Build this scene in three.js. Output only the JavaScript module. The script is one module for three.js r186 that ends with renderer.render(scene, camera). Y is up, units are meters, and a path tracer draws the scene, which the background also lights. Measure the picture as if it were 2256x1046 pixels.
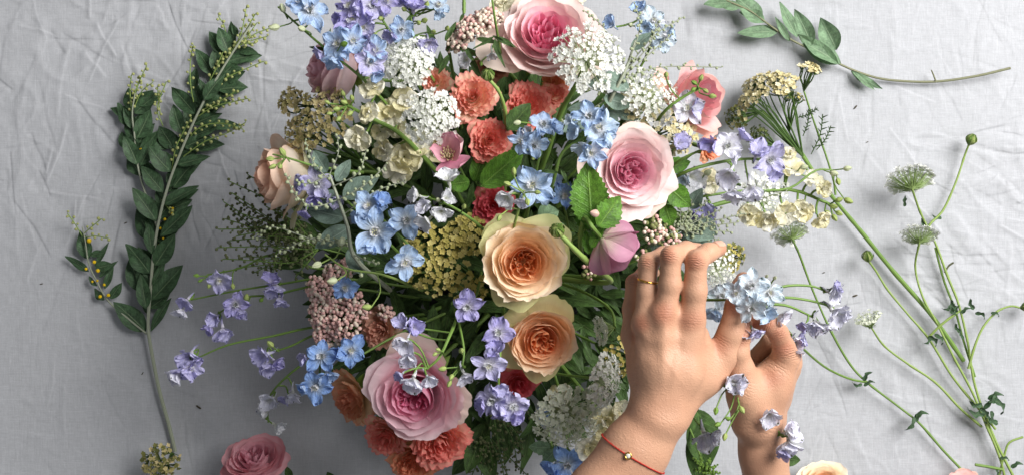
import * as THREE from 'three';
import { mergeGeometries } from 'three/addons/utils/BufferGeometryUtils.js';
import { RectAreaLightUniformsLib } from 'three/addons/lights/RectAreaLightUniformsLib.js';

// ---------------------------------------------------------------- camera, light, exposure
const V3 = THREE.Vector3;
const scene = new THREE.Scene();
const CAM_H = 1.5, FRAME_W = 1.17;                       // camera height above the cloth; width of cloth in frame
const PXM = FRAME_W / 2256;                              // metres per photo pixel on the cloth
const camera = new THREE.PerspectiveCamera(2 * Math.atan((1046 * PXM) / 2 / CAM_H) * 180 / Math.PI, 2256 / 1046, 0.05, 30);
camera.position.set(0, CAM_H, 0); camera.up.set(0, 0, -1); camera.lookAt(0, 0, 0);
scene.background = new THREE.Color(0.130, 0.134, 0.140); // dim unlit room round the table
const renderer = new THREE.WebGLRenderer({ antialias: true });
renderer.toneMapping = THREE.LinearToneMapping;
renderer.toneMappingExposure = 1.0;
renderer.shadowMap.enabled = true;
RectAreaLightUniformsLib.init();
// two tall windows: the main one beyond the upper right of the table, a weaker one off to the lower left
const WINDOWS = [
  { at: [1.34, 1.66, -0.82], w: 1.2, h: 1.4, look: [0.05, 0.0, 0.03], color: new THREE.Color(1.0, 0.985, 0.965), power: 17.0, label: 'tall bright window lighting the table from beyond the leafy branch' },
  { at: [-1.0, 1.1, 1.7], w: 0.55, h: 0.9, look: [-0.1, 0.1, 0.1], color: new THREE.Color(0.9, 0.95, 1.0), power: 0.9, label: 'smaller dim window on the side of the acacia branches' },
];

// ---------------------------------------------------------------- helpers
let seed = 7;
const reseed = (s) => { seed = (s * 2654435761 + 12345) >>> 0; };
const rnd = () => { seed = (seed + 0x6D2B79F5) >>> 0; let t = seed; t = Math.imul(t ^ (t >>> 15), t | 1); t ^= t + Math.imul(t ^ (t >>> 7), t | 61); return ((t ^ (t >>> 14)) >>> 0) / 4294967296; };
const rr = (a, b) => a + (b - a) * rnd();
const clamp = (x, a = 0, b = 1) => Math.max(a, Math.min(b, x));
const lerp = (a, b, t) => a + (b - a) * t;
const smooth = (a, b, x) => { const t = clamp((x - a) / (b - a)); return t * t * (3 - 2 * t); };
const GA = 2.399963;
function hash2(i, j) { let h = Math.imul(i, 374761393) + Math.imul(j, 668265263); h = Math.imul(h ^ (h >>> 13), 1274126177); return ((h ^ (h >>> 16)) >>> 0) / 4294967296; }
function vnoise(x, y) { const i = Math.floor(x), j = Math.floor(y), f = x - i, g = y - j, u = f * f * f * (f * (f * 6 - 15) + 10), v = g * g * g * (g * (g * 6 - 15) + 10); return lerp(lerp(hash2(i, j), hash2(i + 1, j), u), lerp(hash2(i, j + 1), hash2(i + 1, j + 1), u), v) * 2 - 1; }
const fbm = (x, y, o = 4) => { let s = 0, a = 0.5; for (let k = 0; k < o; k++) { s += a * vnoise(x + k * 17.3, y - k * 9.1); x *= 2.03; y *= 2.03; a *= 0.5; } return s; };

const S = (h) => PXM * (1 - h / CAM_H);                  // metres per photo pixel at height h
const P = (px, py, h) => new V3((px - 1128) * S(h), h, (py - 523) * S(h));
const DC = [1095, 545];                                  // middle of the bouquet
function dome(px, py) { const r2 = ((px - DC[0]) / 640) ** 2 + ((py - DC[1]) / 600) ** 2; return 0.10 + 0.20 * Math.sqrt(Math.max(0, 1 - r2)); }
function domeN(px, py, k = 1) { return new V3((px - DC[0]) / 640 * k, 1, (py - DC[1]) / 600 * k).normalize(); }
const NV = (tx, tz, ny = 1) => new V3(tx, ny, tz).normalize();

const used = new Map();
function numbered(name) { const n = used.get(name) ?? 0; used.set(name, n + 1); return n ? `${name}_${String(n).padStart(3, '0')}` : name; }
function thing(name, label, category, group, pos) {
  const o = new THREE.Group(); o.name = numbered(name); o.userData = { label, category };
  if (group) o.userData.group = group;
  if (pos) o.position.copy(pos);
  scene.add(o); o.updateMatrixWorld(true); return o;
}
function part(parent, name, geo, mat) { const m = new THREE.Mesh(geo, mat); m.name = name; m.castShadow = m.receiveShadow = true; parent.add(m); return m; }
function stuffPart(parent, name, geo, mat) { const m = part(parent, name, geo, mat); m.userData.kind = 'stuff'; return m; }
function sub(parent, name) { const g = new THREE.Group(); g.name = name; parent.add(g); return g; }
// world-space geometry as a part of a thing that only has a position
function partW(parent, name, geo, mat) { const p = parent.position; geo.translate(-p.x, -p.y, -p.z); return part(parent, name, geo, mat); }
const _m = new THREE.Matrix4(), _x = new V3(), _y = new V3(), _z = new V3();
function frameQ(y, zHint) {                              // quaternion with local +Y along y and local +Z near zHint
  _y.copy(y).normalize(); _z.copy(zHint); _z.addScaledVector(_y, -_z.dot(_y));
  if (_z.lengthSq() < 1e-8) { _z.set(1, 0, 0.3); _z.addScaledVector(_y, -_z.dot(_y)); }
  _z.normalize(); _x.crossVectors(_y, _z); _m.makeBasis(_x, _y, _z);
  return new THREE.Quaternion().setFromRotationMatrix(_m);
}
function twistQ(y, a) { const q = frameQ(y, new V3(0.01, 0, 1)); return q.multiply(new THREE.Quaternion().setFromAxisAngle(new V3(0, 1, 0), a)); }
const place = (o, pos, q, s = 1) => { o.position.copy(pos); o.quaternion.copy(q); if (s.isVector3) o.scale.copy(s); else o.scale.setScalar(s); return o; };

function sheet(nu, nv, f, cf) {                          // f(u 0..1, v 0..1) -> [x,y,z]; cf -> [r,g,b] linear
  const n = (nu + 1) * (nv + 1), pos = new Float32Array(n * 3), uv = new Float32Array(n * 2), col = cf ? new Float32Array(n * 3) : null, idx = [];
  let k = 0;
  for (let j = 0; j <= nv; j++) for (let i = 0; i <= nu; i++, k++) {
    const u = i / nu, v = j / nv, p = f(u, v);
    pos[k * 3] = p[0]; pos[k * 3 + 1] = p[1]; pos[k * 3 + 2] = p[2]; uv[k * 2] = u; uv[k * 2 + 1] = v;
    if (cf) { const c = cf(u, v); col[k * 3] = c[0]; col[k * 3 + 1] = c[1]; col[k * 3 + 2] = c[2]; }
    if (i < nu && j < nv) { const a = k, b = k + 1, c = k + nu + 1, d = c + 1; idx.push(a, c, b, b, c, d); }
  }
  const g = new THREE.BufferGeometry();
  g.setAttribute('position', new THREE.BufferAttribute(pos, 3)); g.setAttribute('uv', new THREE.BufferAttribute(uv, 2));
  if (cf) g.setAttribute('color', new THREE.BufferAttribute(col, 3));
  g.setIndex(idx); g.computeVertexNormals(); return g;
}
// tube through points with radius function r(t)
function tube(pts, r, sides = 6, segs = 0) {
  const rf = typeof r === 'function' ? r : () => r;
  const c = pts.length > 2 ? new THREE.CatmullRomCurve3(pts, false, 'centripetal') : new THREE.LineCurve3(pts[0], pts[1]);
  const n = segs || Math.max(2, (pts.length - 1) * 4);
  const fr = [], T = new V3(), N = new V3(), B = new V3();
  c.getTangent(0.001, T); N.set(0.31, 0.2, 0.93); N.addScaledVector(T, -N.dot(T)).normalize();
  const pos = [], nor = [], uv = [], idx = [];
  for (let j = 0; j <= n; j++) {
    const t = j / n, p = c.getPoint(t); c.getTangent(clamp(t, 0.001, 0.999), T);
    N.addScaledVector(T, -N.dot(T)).normalize(); B.crossVectors(T, N);
    const R = rf(t);
    for (let i = 0; i <= sides; i++) { const a = i / sides * Math.PI * 2, x = Math.cos(a), y = Math.sin(a), nx = N.x * x + B.x * y, ny = N.y * x + B.y * y, nz = N.z * x + B.z * y; pos.push(p.x + nx * R, p.y + ny * R, p.z + nz * R); nor.push(nx, ny, nz); uv.push(i / sides, t); }
  }
  for (let j = 0; j < n; j++) for (let i = 0; i < sides; i++) { const a = j * (sides + 1) + i, b = a + sides + 1; idx.push(a, a + 1, b, b, a + 1, b + 1); }
  const c0 = pos.length / 3;                             // end caps
  for (const e of [0, 1]) { const p = c.getPoint(e); c.getTangent(e ? 0.999 : 0.001, T); pos.push(p.x, p.y, p.z); nor.push(T.x * (e ? 1 : -1), T.y * (e ? 1 : -1), T.z * (e ? 1 : -1)); uv.push(0.5, e); for (let i = 0; i < sides; i++) { const a = (e ? n * (sides + 1) : 0) + i; e ? idx.push(c0 + e, a, a + 1) : idx.push(c0, a + 1, a); } }
  const g = new THREE.BufferGeometry();
  g.setAttribute('position', new THREE.Float32BufferAttribute(pos, 3)); g.setAttribute('normal', new THREE.Float32BufferAttribute(nor, 3)); g.setAttribute('uv', new THREE.Float32BufferAttribute(uv, 2)); g.setIndex(idx); return g;
}
const merge = (a) => a.length === 1 ? a[0] : mergeGeometries(a, false);
function bead(r, d = 1) { return new THREE.IcosahedronGeometry(r, d); }
function moved(g, p, q, s = 1) { const c = g.clone(); const m = new THREE.Matrix4().compose(p, q ?? new THREE.Quaternion(), s.isVector3 ? s : new V3(s, s, s)); c.applyMatrix4(m); return c; }

// ---------------------------------------------------------------- textures and materials
function dataTex(w, h, f, srgb) {
  const d = new Uint8Array(w * h * 4);
  for (let j = 0, k = 0; j < h; j++) for (let i = 0; i < w; i++, k += 4) { const c = f(i / w, j / h, i, j); d[k] = clamp(c[0]) * 255; d[k + 1] = clamp(c[1]) * 255; d[k + 2] = clamp(c[2]) * 255; d[k + 3] = 255; }
  const t = new THREE.DataTexture(d, w, h, THREE.RGBAFormat); t.magFilter = THREE.LinearFilter; t.minFilter = THREE.LinearMipmapLinearFilter; t.generateMipmaps = true;
  t.wrapS = t.wrapT = THREE.RepeatWrapping; if (srgb) t.colorSpace = THREE.SRGBColorSpace; t.needsUpdate = true; return t;
}
const grey = (x) => [x, x, x];
// petal relief: fine veins fanning from the base
const veinBump = dataTex(128, 128, (u, v) => { const s = (u - 0.5) / (0.35 + 0.65 * v); return grey(0.5 + 0.5 * vnoise(s * 26, v * 3) * 0.7 + 0.25 * vnoise(s * 60 + 9, v * 8)); });
// leaf relief: midrib and side veins
const leafBump = dataTex(128, 256, (u, v) => { const x = Math.abs(u - 0.5) * 2; const rib = Math.exp(-((x / 0.05) ** 2)); const side = Math.pow(0.5 + 0.5 * Math.cos((v * 11 - x * 2.4) * Math.PI * 2), 12) * 0.55; return grey(0.35 + 0.55 * Math.max(rib, side * (1 - x * 0.5)) + 0.12 * vnoise(u * 40, v * 80)); });
function leafMap(base, rib, mott) { return dataTex(128, 256, (u, v) => { const x = Math.abs(u - 0.5) * 2; const r = Math.exp(-((x / 0.045) ** 2)) * (1 - v * 0.5), s = Math.pow(0.5 + 0.5 * Math.cos((v * 11 - x * 2.4) * Math.PI * 2), 14) * 0.30; const n = 1 + mott * fbm(u * 7, v * 12, 4) + 0.10 * vnoise(u * 60, v * 110); const k = clamp(r * 0.8 + s * 0.5); return [0, 1, 2].map((c) => lerp(base[c] * n, rib[c], k)); }, true); }
const stemBump = dataTex(64, 128, (u, v) => grey(0.5 + 0.35 * Math.cos(u * Math.PI * 2 * 6) + 0.2 * vnoise(u * 20, v * 60)));

const std = (o) => new THREE.MeshStandardMaterial({ roughness: 0.65, side: THREE.DoubleSide, ...o });
const soft = (o, through = 0.3) => new THREE.MeshPhysicalMaterial({ roughness: 0.75, side: THREE.DoubleSide, transmission: through, thickness: 0, specularIntensity: 0.5, ...o });
const hex = (h) => new THREE.Color(h);
const lin = (h) => { const c = new THREE.Color(h); return [c.r, c.g, c.b]; };
const mixc = (a, b, t) => [lerp(a[0], b[0], t), lerp(a[1], b[1], t), lerp(a[2], b[2], t)];

const M = {
  petal: soft({ vertexColors: true, bumpMap: veinBump, bumpScale: 0.00016, roughness: 0.62 }, 0.30),
  stem: std({ color: hex('#6b8a3c'), roughness: 0.6, bumpMap: stemBump, bumpScale: 0.0002 }),
  stemPale: std({ color: hex('#88a052'), roughness: 0.6 }),
  stemDark: std({ color: hex('#4c6a2c'), roughness: 0.6, bumpMap: stemBump, bumpScale: 0.0003 }),
  stemSilver: std({ color: hex('#9aa08c'), roughness: 0.8, bumpMap: stemBump, bumpScale: 0.0003 }),
  twig: std({ color: hex('#86876a'), roughness: 0.85, bumpMap: stemBump, bumpScale: 0.0005 }),
  sepal: soft({ color: hex('#6d8a3a'), roughness: 0.6, bumpMap: leafBump, bumpScale: 0.0004 }, 0.2),
  leafAcacia: soft({ map: leafMap([0.26, 0.36, 0.25], [0.54, 0.62, 0.46], 0.36), bumpMap: leafBump, bumpScale: 0.0005, roughness: 0.44 }, 0.12),
  leafPale: soft({ map: leafMap([0.46, 0.57, 0.44], [0.66, 0.74, 0.60], 0.25), bumpMap: leafBump, bumpScale: 0.0005, roughness: 0.6 }, 0.15),
  leafSilver: soft({ map: leafMap([0.47, 0.55, 0.50], [0.68, 0.74, 0.68], 0.22), bumpMap: leafBump, bumpScale: 0.0004, roughness: 0.7 }, 0.15),
  leafBright: soft({ map: leafMap([0.36, 0.53, 0.19], [0.56, 0.70, 0.34], 0.3), bumpMap: leafBump, bumpScale: 0.0008, roughness: 0.42 }, 0.28),
  leafDark: soft({ map: leafMap([0.27, 0.37, 0.19], [0.42, 0.52, 0.28], 0.35), bumpMap: leafBump, bumpScale: 0.0006, roughness: 0.5 }, 0.15),
  beadOlive: std({ color: hex('#7c8050'), roughness: 0.9 }),
  beadYellowGreen: std({ color: hex('#9fa468'), roughness: 0.9 }),
  beadSilver: std({ color: hex('#9aa382'), roughness: 0.9 }),
  beadDark: std({ color: hex('#5b6240'), roughness: 0.9 }),
  beadYellow: std({ color: hex('#e0bb12'), roughness: 0.95 }),
  beadPink: std({ color: hex('#e3bcb2'), roughness: 0.7 }),
  beadRose: std({ color: hex('#cfa39c'), roughness: 0.75 }),
  beadCream: std({ color: hex('#dccbba'), roughness: 0.7 }),
  white: soft({ color: hex('#f1f2ec'), roughness: 0.75 }, 0.25),
  whiteGreen: soft({ color: hex('#e6ead8'), roughness: 0.75 }, 0.25),
  rayGreen: std({ color: hex('#8ea564'), roughness: 0.6 }),
  rayPale: std({ color: hex('#cfd8b4'), roughness: 0.6 }),
  budGreen: soft({ color: hex('#a9ba6c'), roughness: 0.55, bumpMap: stemBump, bumpScale: 0.0004 }, 0.2),
  budWhite: soft({ color: hex('#d3dab4'), roughness: 0.55, bumpMap: stemBump, bumpScale: 0.0004 }, 0.25),
  budDeep: std({ color: hex('#6f9138'), roughness: 0.6, bumpMap: stemBump, bumpScale: 0.0006 }),
  stamen: std({ color: hex('#e6dfae'), roughness: 0.8 }),
  darkEye: std({ color: hex('#2d3a1c'), roughness: 0.7 }),
};
// ---------------------------------------------------------------- the cloth
const CREASES = [ // px from, to, half-width px, height mm (negative: valley)
  [20, 350, 130, 520, 16, 2.2], [0, 405, 60, 500, 14, 1.6], [60, 380, 110, 470, 9, -1.4], [255, 50, 275, 190, 12, 1.5], [95, 25, 75, 130, 10, 1.2], [10, 60, 60, 30, 8, 1.2],
  [130, 55, 330, 70, 7, -1.0], [165, 215, 240, 300, 9, 1.0], [175, 225, 230, 235, 6, -0.9], [215, 60, 175, 180, 9, 1.2], [420, 0, 380, 140, 10, 1.3], [360, 110, 420, 60, 8, -1.2], [560, 110, 640, 190, 11, 1.3], [545, 130, 600, 230, 9, 1.2], [590, 40, 560, 180, 9, -1.0],
  [0, 210, 120, 260, 12, 0.9], [0, 300, 200, 290, 9, -0.7], [500, 230, 600, 260, 9, 1.0], [520, 270, 510, 400, 10, 0.9], [440, 330, 550, 300, 8, -0.8],
  [1505, 0, 1515, 90, 8, -2.0], [1520, 0, 1530, 120, 10, 1.5], [1770, 15, 1860, 8, 6, -1.3], [1830, 40, 1930, 45, 8, 1.0], [1560, 60, 1640, 80, 9, 0.9],
  [2080, 460, 2190, 590, 12, 2.4], [2060, 470, 2160, 600, 7, -1.3], [2110, 400, 2256, 395, 9, 1.4], [2120, 430, 2240, 445, 8, -1.2], [2110, 350, 2200, 335, 8, 1.1], [2150, 380, 2256, 350, 6, -0.9], [1980, 360, 2100, 330, 9, 1.0], [2150, 460, 2256, 510, 9, 1.1],
  [2170, 330, 2256, 300, 7, 1.0], [1800, 520, 1900, 530, 10, 1.0], [1960, 780, 1985, 940, 8, 1.4], [1930, 800, 1965, 930, 7, -0.9], [2020, 760, 2160, 850, 8, 1.0], [2190, 820, 2256, 835, 7, 0.8], [1790, 780, 1840, 860, 7, 0.9], [1760, 790, 1850, 800, 6, -0.7], [2000, 850, 2120, 870, 9, 0.8],
  [40, 640, 180, 560, 12, 0.8], [20, 760, 260, 740, 15, 0.5], [150, 860, 200, 1046, 16, 0.6], [80, 560, 150, 500, 10, 1.2],
].map(([a, b, c, d, w, h]) => [(a - 1128) * PXM, (b - 523) * PXM, (c - 1128) * PXM, (d - 523) * PXM, w * PXM, h / 1000]);
const FINE = [];
{ // many small sharp creases, thickest where the cloth is crumpled
  reseed(515);
  const zones = [[-60, -40, 720, 540, 190, 0.75], [-40, 520, 460, 1080, 40, 0.35], [1460, -40, 2300, 300, 80, 0.45], [1960, 280, 2300, 660, 80, 0.75], [1560, 480, 2300, 1080, 100, 0.5]];
  for (const [x0, y0, x1, y1, n, amp] of zones) for (let i = 0; i < n; i++) {
    let x = rr(x0, x1), y = rr(y0, y1), a = x0 > 1900 ? rr(-0.6, 0.9) : (rnd() < 0.6 ? rr(0.9, 2.1) : rr(-0.5, 0.5)); const s = rnd() < 0.5 ? 1 : -1, h = amp * rr(0.45, 1.2) * s, w = rr(2.2, 5.5), k = rr(-0.22, 0.22), L = rr(25, 120);
    for (let j = 0; j < 2; j++) { const nx = x + Math.cos(a) * L, ny = y + Math.sin(a) * L; FINE.push([(x - 1128) * PXM, (y - 523) * PXM, (nx - 1128) * PXM, (ny - 523) * PXM, w * PXM, h / 1000]); x += Math.cos(a) * L * 0.8; y += Math.sin(a) * L * 0.8; a += k; }
  }
}
function clothY(x, z) {
  const px = x / PXM + 1128, py = z / PXM + 523;
  const crum = clamp(0.30 + 0.75 * smooth(620, 40, py) * smooth(760, 300, px) + 0.45 * smooth(1750, 2150, px) * smooth(200, 420, py) + 0.2 * smooth(1500, 1700, px));
  const wx = x + 0.012 * vnoise(x * 22, z * 22), wz = z + 0.012 * vnoise(x * 22 + 40, z * 22);
  let y = 0.0022 * fbm(x * 5 + 3, z * 5, 3);
  const rid = (a, b) => { const n = 1 - Math.abs(vnoise(a, b)); return n * n * n * n * n; };
  y += crum * 0.0013 * (rid(wx * 15 + 5, wz * 9) - 0.4);
  y += crum * 0.0010 * (rid(wx * 16 - wz * 20 + 31, wx * 14 + wz * 14) - 0.4);
  y += crum * 0.0005 * (rid(wx * 52 + 11, wz * 36 + 7) - 0.4);
  y += 0.00022 * fbm(wx * 110, wz * 110, 2) * (0.5 + crum);
  return y + creaseY(x, z, CREASES, 0.62);
}
function creaseY(x, z, list, gain) {
  let y = 0;
  for (const [ax, az, bx, bz, w, h] of list) {
    if (x < Math.min(ax, bx) - w * 5 || x > Math.max(ax, bx) + w * 5 || z < Math.min(az, bz) - w * 5 || z > Math.max(az, bz) + w * 5) continue;
    const dx = bx - ax, dz = bz - az, t = clamp(((x - ax) * dx + (z - az) * dz) / (dx * dx + dz * dz)), ex = x - ax - dx * t, ez = z - az - dz * t, wob = 0.0022 * vnoise(x * 30, z * 30 + ax * 50);
    const d = Math.hypot(ex, ez); if (d > w * 5) continue;
    const s = (ex * dz - ez * dx) / Math.hypot(dx, dz) + wob, prof = s > 0 ? Math.exp(-((s / w) ** 2)) : Math.exp(-((s / (w * 2.4)) ** 2));
    const along = Math.hypot(ex, ez) > Math.abs(s) + 0.004 ? Math.exp(-(((d - Math.abs(s)) / (w * 1.5)) ** 2)) : 1;
    y += gain * h * prof * along * smooth(0, 0.25, t) * smooth(1, 0.75, t);
  }
  return y;
}
{
  const X0 = -0.76, X1 = 0.76, Z0 = -0.43, Z1 = 0.43, nu = 800, nv = 452;
  const g = sheet(nu, nv, (u, v) => { const x = lerp(X0, X1, u), z = lerp(Z0, Z1, v); return [x, clothY(x, z), z]; });
  const slubX = new Float32Array(512), slubY = new Float32Array(512); reseed(3);
  for (let i = 0; i < 512; i++) { slubX[i] = rr(-1, 1); slubY[i] = rr(-1, 1); }
  const wn = (i, j) => (slubX[i] * 1.5 * vnoise(j / 16, i * 1.7) + slubY[j] * 1.5 * vnoise(i / 16, j * 1.7 + 90)) + 0.9 * (hash2(i >> 1, j >> 1) - 0.5);
  const BW = 2048, BH = 1160, bd = new Float32Array(BW * BH * 4), RANGE = 0.003;
  const fold = new Float32Array(BW * BH); // each crease is drawn only round itself
  for (const c of FINE) { const [ax, az, bx, bz, w] = c, col = (x) => clamp(Math.floor((x - X0) / (X1 - X0) * BW), 0, BW - 1), row = (z) => clamp(Math.floor((z - Z0) / (Z1 - Z0) * BH), 0, BH - 1), one = [c]; for (let j = row(Math.min(az, bz) - w * 5); j <= row(Math.max(az, bz) + w * 5); j++) for (let i = col(Math.min(ax, bx) - w * 5); i <= col(Math.max(ax, bx) + w * 5); i++) fold[j * BW + i] += creaseY(lerp(X0, X1, (i + 0.5) / BW), lerp(Z0, Z1, (j + 0.5) / BH), one, 0.9); }
  for (let j = 0, k = 0; j < BH; j++) for (let i = 0; i < BW; i++, k += 4) { const x = lerp(X0, X1, (i + 0.5) / BW), z = lerp(Z0, Z1, (j + 0.5) / BH); const v = 0.5 + (fold[j * BW + i] + 0.00005 * wn(i & 511, j & 511) + 0.00012 * fbm(x * 160, z * 160, 2)) / RANGE; bd[k] = bd[k + 1] = bd[k + 2] = v; bd[k + 3] = 1; }
  const bump = new THREE.DataTexture(bd, BW, BH, THREE.RGBAFormat, THREE.FloatType); bump.magFilter = THREE.LinearFilter; bump.needsUpdate = true;
  const map = dataTex(512, 512, (u, v, i, j) => { const n = 1 + 0.032 * wn(i, j) + 0.02 * (hash2(i, j) - 0.5); return [0.700 * n, 0.706 * n, 0.722 * n]; }, true); map.repeat.set((X1 - X0) / 0.24, (Z1 - Z0) / 0.24);
  const cloth = part(scene, 'tablecloth', g, std({ map, bumpMap: bump, bumpScale: RANGE, roughness: 0.95 }));
  cloth.userData = { label: 'pale grey wrinkled linen cloth spread under the flowers', category: 'tablecloth', kind: 'structure' };
}
// ---------------------------------------------------------------- the windows that light the table
for (const w of WINDOWS) {
  const g = thing('window', w.label, 'window', undefined, new V3(...w.at));
  const light = new THREE.RectAreaLight(w.color, w.power, w.w, w.h);
  light.position.set(...w.at); light.lookAt(...w.look); scene.add(light);
  g.lookAt(...w.look); g.rotateY(0);
  const back = new THREE.MeshStandardMaterial({ color: 0x888888, emissive: w.color, emissiveIntensity: 0.6 });
  const wood = std({ color: hex('#d8d8d4'), roughness: 0.5 });
  for (const [sx, sy] of [[-1, -1], [1, -1], [-1, 1], [1, 1]]) { const p = part(g, 'pane', new THREE.BoxGeometry(w.w / 2 - 0.03, w.h / 2 - 0.03, 0.006), back); p.position.set(sx * w.w / 4, sy * w.h / 4, -0.04); }
  const bars = [];
  for (const s of [-1, 0, 1]) { bars.push(new THREE.BoxGeometry(0.05, w.h + 0.16, 0.05).translate(s * (w.w / 2 + (s ? 0.03 : 0)), 0, -0.065)); bars.push(new THREE.BoxGeometry(w.w + 0.012, 0.05, 0.046).translate(0, s * (w.h / 2 + (s ? 0.03 : 0)), -0.064)); }
  part(g, 'frame', merge(bars), wood);
}
// ---------------------------------------------------------------- roses
const VASE = P(1100, 590, 0.11);                         // where the cut stems meet inside the bouquet
function stemPath(head, dir, to = VASE.clone().add(new V3(rr(-0.035, 0.035), rr(-0.03, 0.02), rr(-0.035, 0.035)))) {
  const L = head.distanceTo(to); const a = head.clone().addScaledVector(dir, -0.3 * L); const b = to.clone().lerp(head, 0.3); b.y = Math.min(b.y, lerp(to.y, a.y, 0.4));
  return [head, a, b, to];
}
// one petal as a meridian sweep: base (r0,0) -> control -> rim (rim,H), wrapped round a curvature radius
function petalGeo(o) {
  const { r0, rim, H, W, flat = 1, bulge = 0.9, low = 0.12, curl = 0, ruf = 0, rufN = 3, tip = 0.22, notch = 0, skew = 0, c0, c1, cEdge, edgeW = 0.12, nu = 14, nv = 12, fold = 0, drop = 1 } = o;
  const ph = rr(0, 9), ph2 = rr(0, 99), asym = rr(-0.12, 0.12);
  return sheet(nu, nv, (uu, vv) => {
    const u = uu * 2 - 1 + asym * (1 - (uu * 2 - 1) ** 2), au = Math.abs(u);
    const v = vv * (1 - tip * Math.pow(au, 2.6) - notch * Math.exp(-((u / 0.18) ** 2)) + 0.035 * vnoise(u * 2.2 + ph2, 3));
    const c1r = lerp(r0, rim, bulge), k = 1 - v;
    let r = k * k * r0 + 2 * k * v * c1r + v * v * rim, y = 2 * k * v * low * H + v * v * H;
    const t = smooth(0.62, 1.02, v); r += curl * t * t * rim * 0.30; y -= drop * curl * t * t * Math.max(0.2 * rim, 0.3 * Math.abs(H)) * 0.75;
    const e = smooth(0.45, 1, v);
    const wave = ruf * e * (Math.sin(u * rufN * 3 + ph) * 0.6 + vnoise(u * rufN * 2.4 + ph2, v * 2) * 0.9);
    r += wave * rim; y += wave * rim * 0.35 + ruf * e * rim * 0.6 * vnoise(u * rufN * 1.7 + ph, 7.3);
    const wprof = 0.28 + 0.72 * Math.pow(Math.sin(Math.min(1, v * 1.08 + 0.06) * Math.PI * 0.56), 1.15);
    const rho = Math.max(0.001, r * flat), s = u * W * wprof, a = s / rho;
    const rs = r + skew * u * rim;
    return [(rs - rho) + rho * Math.cos(a) + fold * Math.abs(u) * rim * v, y, rho * Math.sin(a)];
  }, c0 ? (uu, vv) => { const u = Math.abs(uu * 2 - 1); const ed = cEdge ? smooth(1 - edgeW * 2, 1, Math.max(vv, u * 0.97 * smooth(0.3, 0.8, vv))) : 0; let c = mixc(c0, c1, smooth(0.05, 0.85, vv)); if (cEdge) c = mixc(c, cEdge, ed * 0.9); const n = 1 + 0.07 * vnoise(uu * 9 + ph, vv * 7 + ph2); return [c[0] * n, c[1] * n, c[2] * n]; } : null);
}
const PAL = {
  pink: { in0: lin('#f3a0be'), in1: lin('#fad0dd'), out0: lin('#f7d3d8'), out1: lin('#fae3e2'), edge: lin('#fae9e4'), guard: lin('#f1dccf') },
  pinkTop: { in0: lin('#f48cb0'), in1: lin('#f8b2c8'), out0: lin('#f9d8da'), out1: lin('#fbe4e0'), edge: lin('#fceae4'), guard: lin('#f5e3d4') },
  pinkDeep: { in0: lin('#e56b98'), in1: lin('#f3a4c0'), out0: lin('#f5c0cf'), out1: lin('#f9d5dd'), edge: lin('#fbe2e6'), guard: lin('#f2d9cd') },
  pinkLoose: { in0: lin('#e59cae'), in1: lin('#f0b8c5'), out0: lin('#f4c0cb'), out1: lin('#f6cbd3'), edge: lin('#eaa5ab'), guard: lin('#d78a92') },
  pinkSide: { in0: lin('#eaa8ba'), in1: lin('#f2c2cc'), out0: lin('#f4d0d6'), out1: lin('#f7dde0'), edge: lin('#f3d0cf'), guard: lin('#eec3b8') },
  pinkPeach: { in0: lin('#e488a2'), in1: lin('#f0a8b8'), out0: lin('#f2b6be'), out1: lin('#f5c8c8'), edge: lin('#f6cdc4'), guard: lin('#f0bda9') },
  peach: { in0: lin('#f8ab72'), in1: lin('#fbcb9c'), out0: lin('#fbd8a8'), out1: lin('#fce4c2'), edge: lin('#fdeed8'), guard: lin('#e6e6a6') },
  peachDeep: { in0: lin('#f49f68'), in1: lin('#f9bf90'), out0: lin('#facb9a'), out1: lin('#fbd8b2'), edge: lin('#fce5c8'), guard: lin('#e8e0a2') },
  peachSide: { in0: lin('#f0a884'), in1: lin('#f6ccb6'), out0: lin('#f8e6d2'), out1: lin('#f9ebda'), edge: lin('#f5d4bc'), guard: lin('#e0deb4') },
  coral: { in0: lin('#fbe0c2'), in1: lin('#f7b8a4'), out0: lin('#fbe6c8'), out1: lin('#f9ceb4'), edge: lin('#f2958c'), guard: lin('#d9c193') },
  coralRed: { in0: lin('#f9caae'), in1: lin('#f4a496'), out0: lin('#f9d2b2'), out1: lin('#f5b29e'), edge: lin('#ee827c'), guard: lin('#d3b07f') },
  peachRuffle: { in0: lin('#f2be94'), in1: lin('#efa582'), out0: lin('#f2caa0'), out1: lin('#f0b88e'), edge: lin('#e68468'), guard: lin('#cbb06c') },
  wilted: { in0: lin('#e8a878'), in1: lin('#e8a080'), out0: lin('#ead8ac'), out1: lin('#eccfa8'), edge: lin('#e29a7c'), guard: lin('#dcd2a0') },
  brick: { in0: lin('#daa888'), in1: lin('#d49a84'), out0: lin('#e2c0a4'), out1: lin('#dfb79c'), edge: lin('#d09484'), guard: lin('#a89a62') },
  red: { in0: lin('#da6068'), in1: lin('#dd5f6a'), out0: lin('#e28a80'), out1: lin('#e0727a'), edge: lin('#d65a68'), guard: lin('#a8a262') },
};
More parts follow.
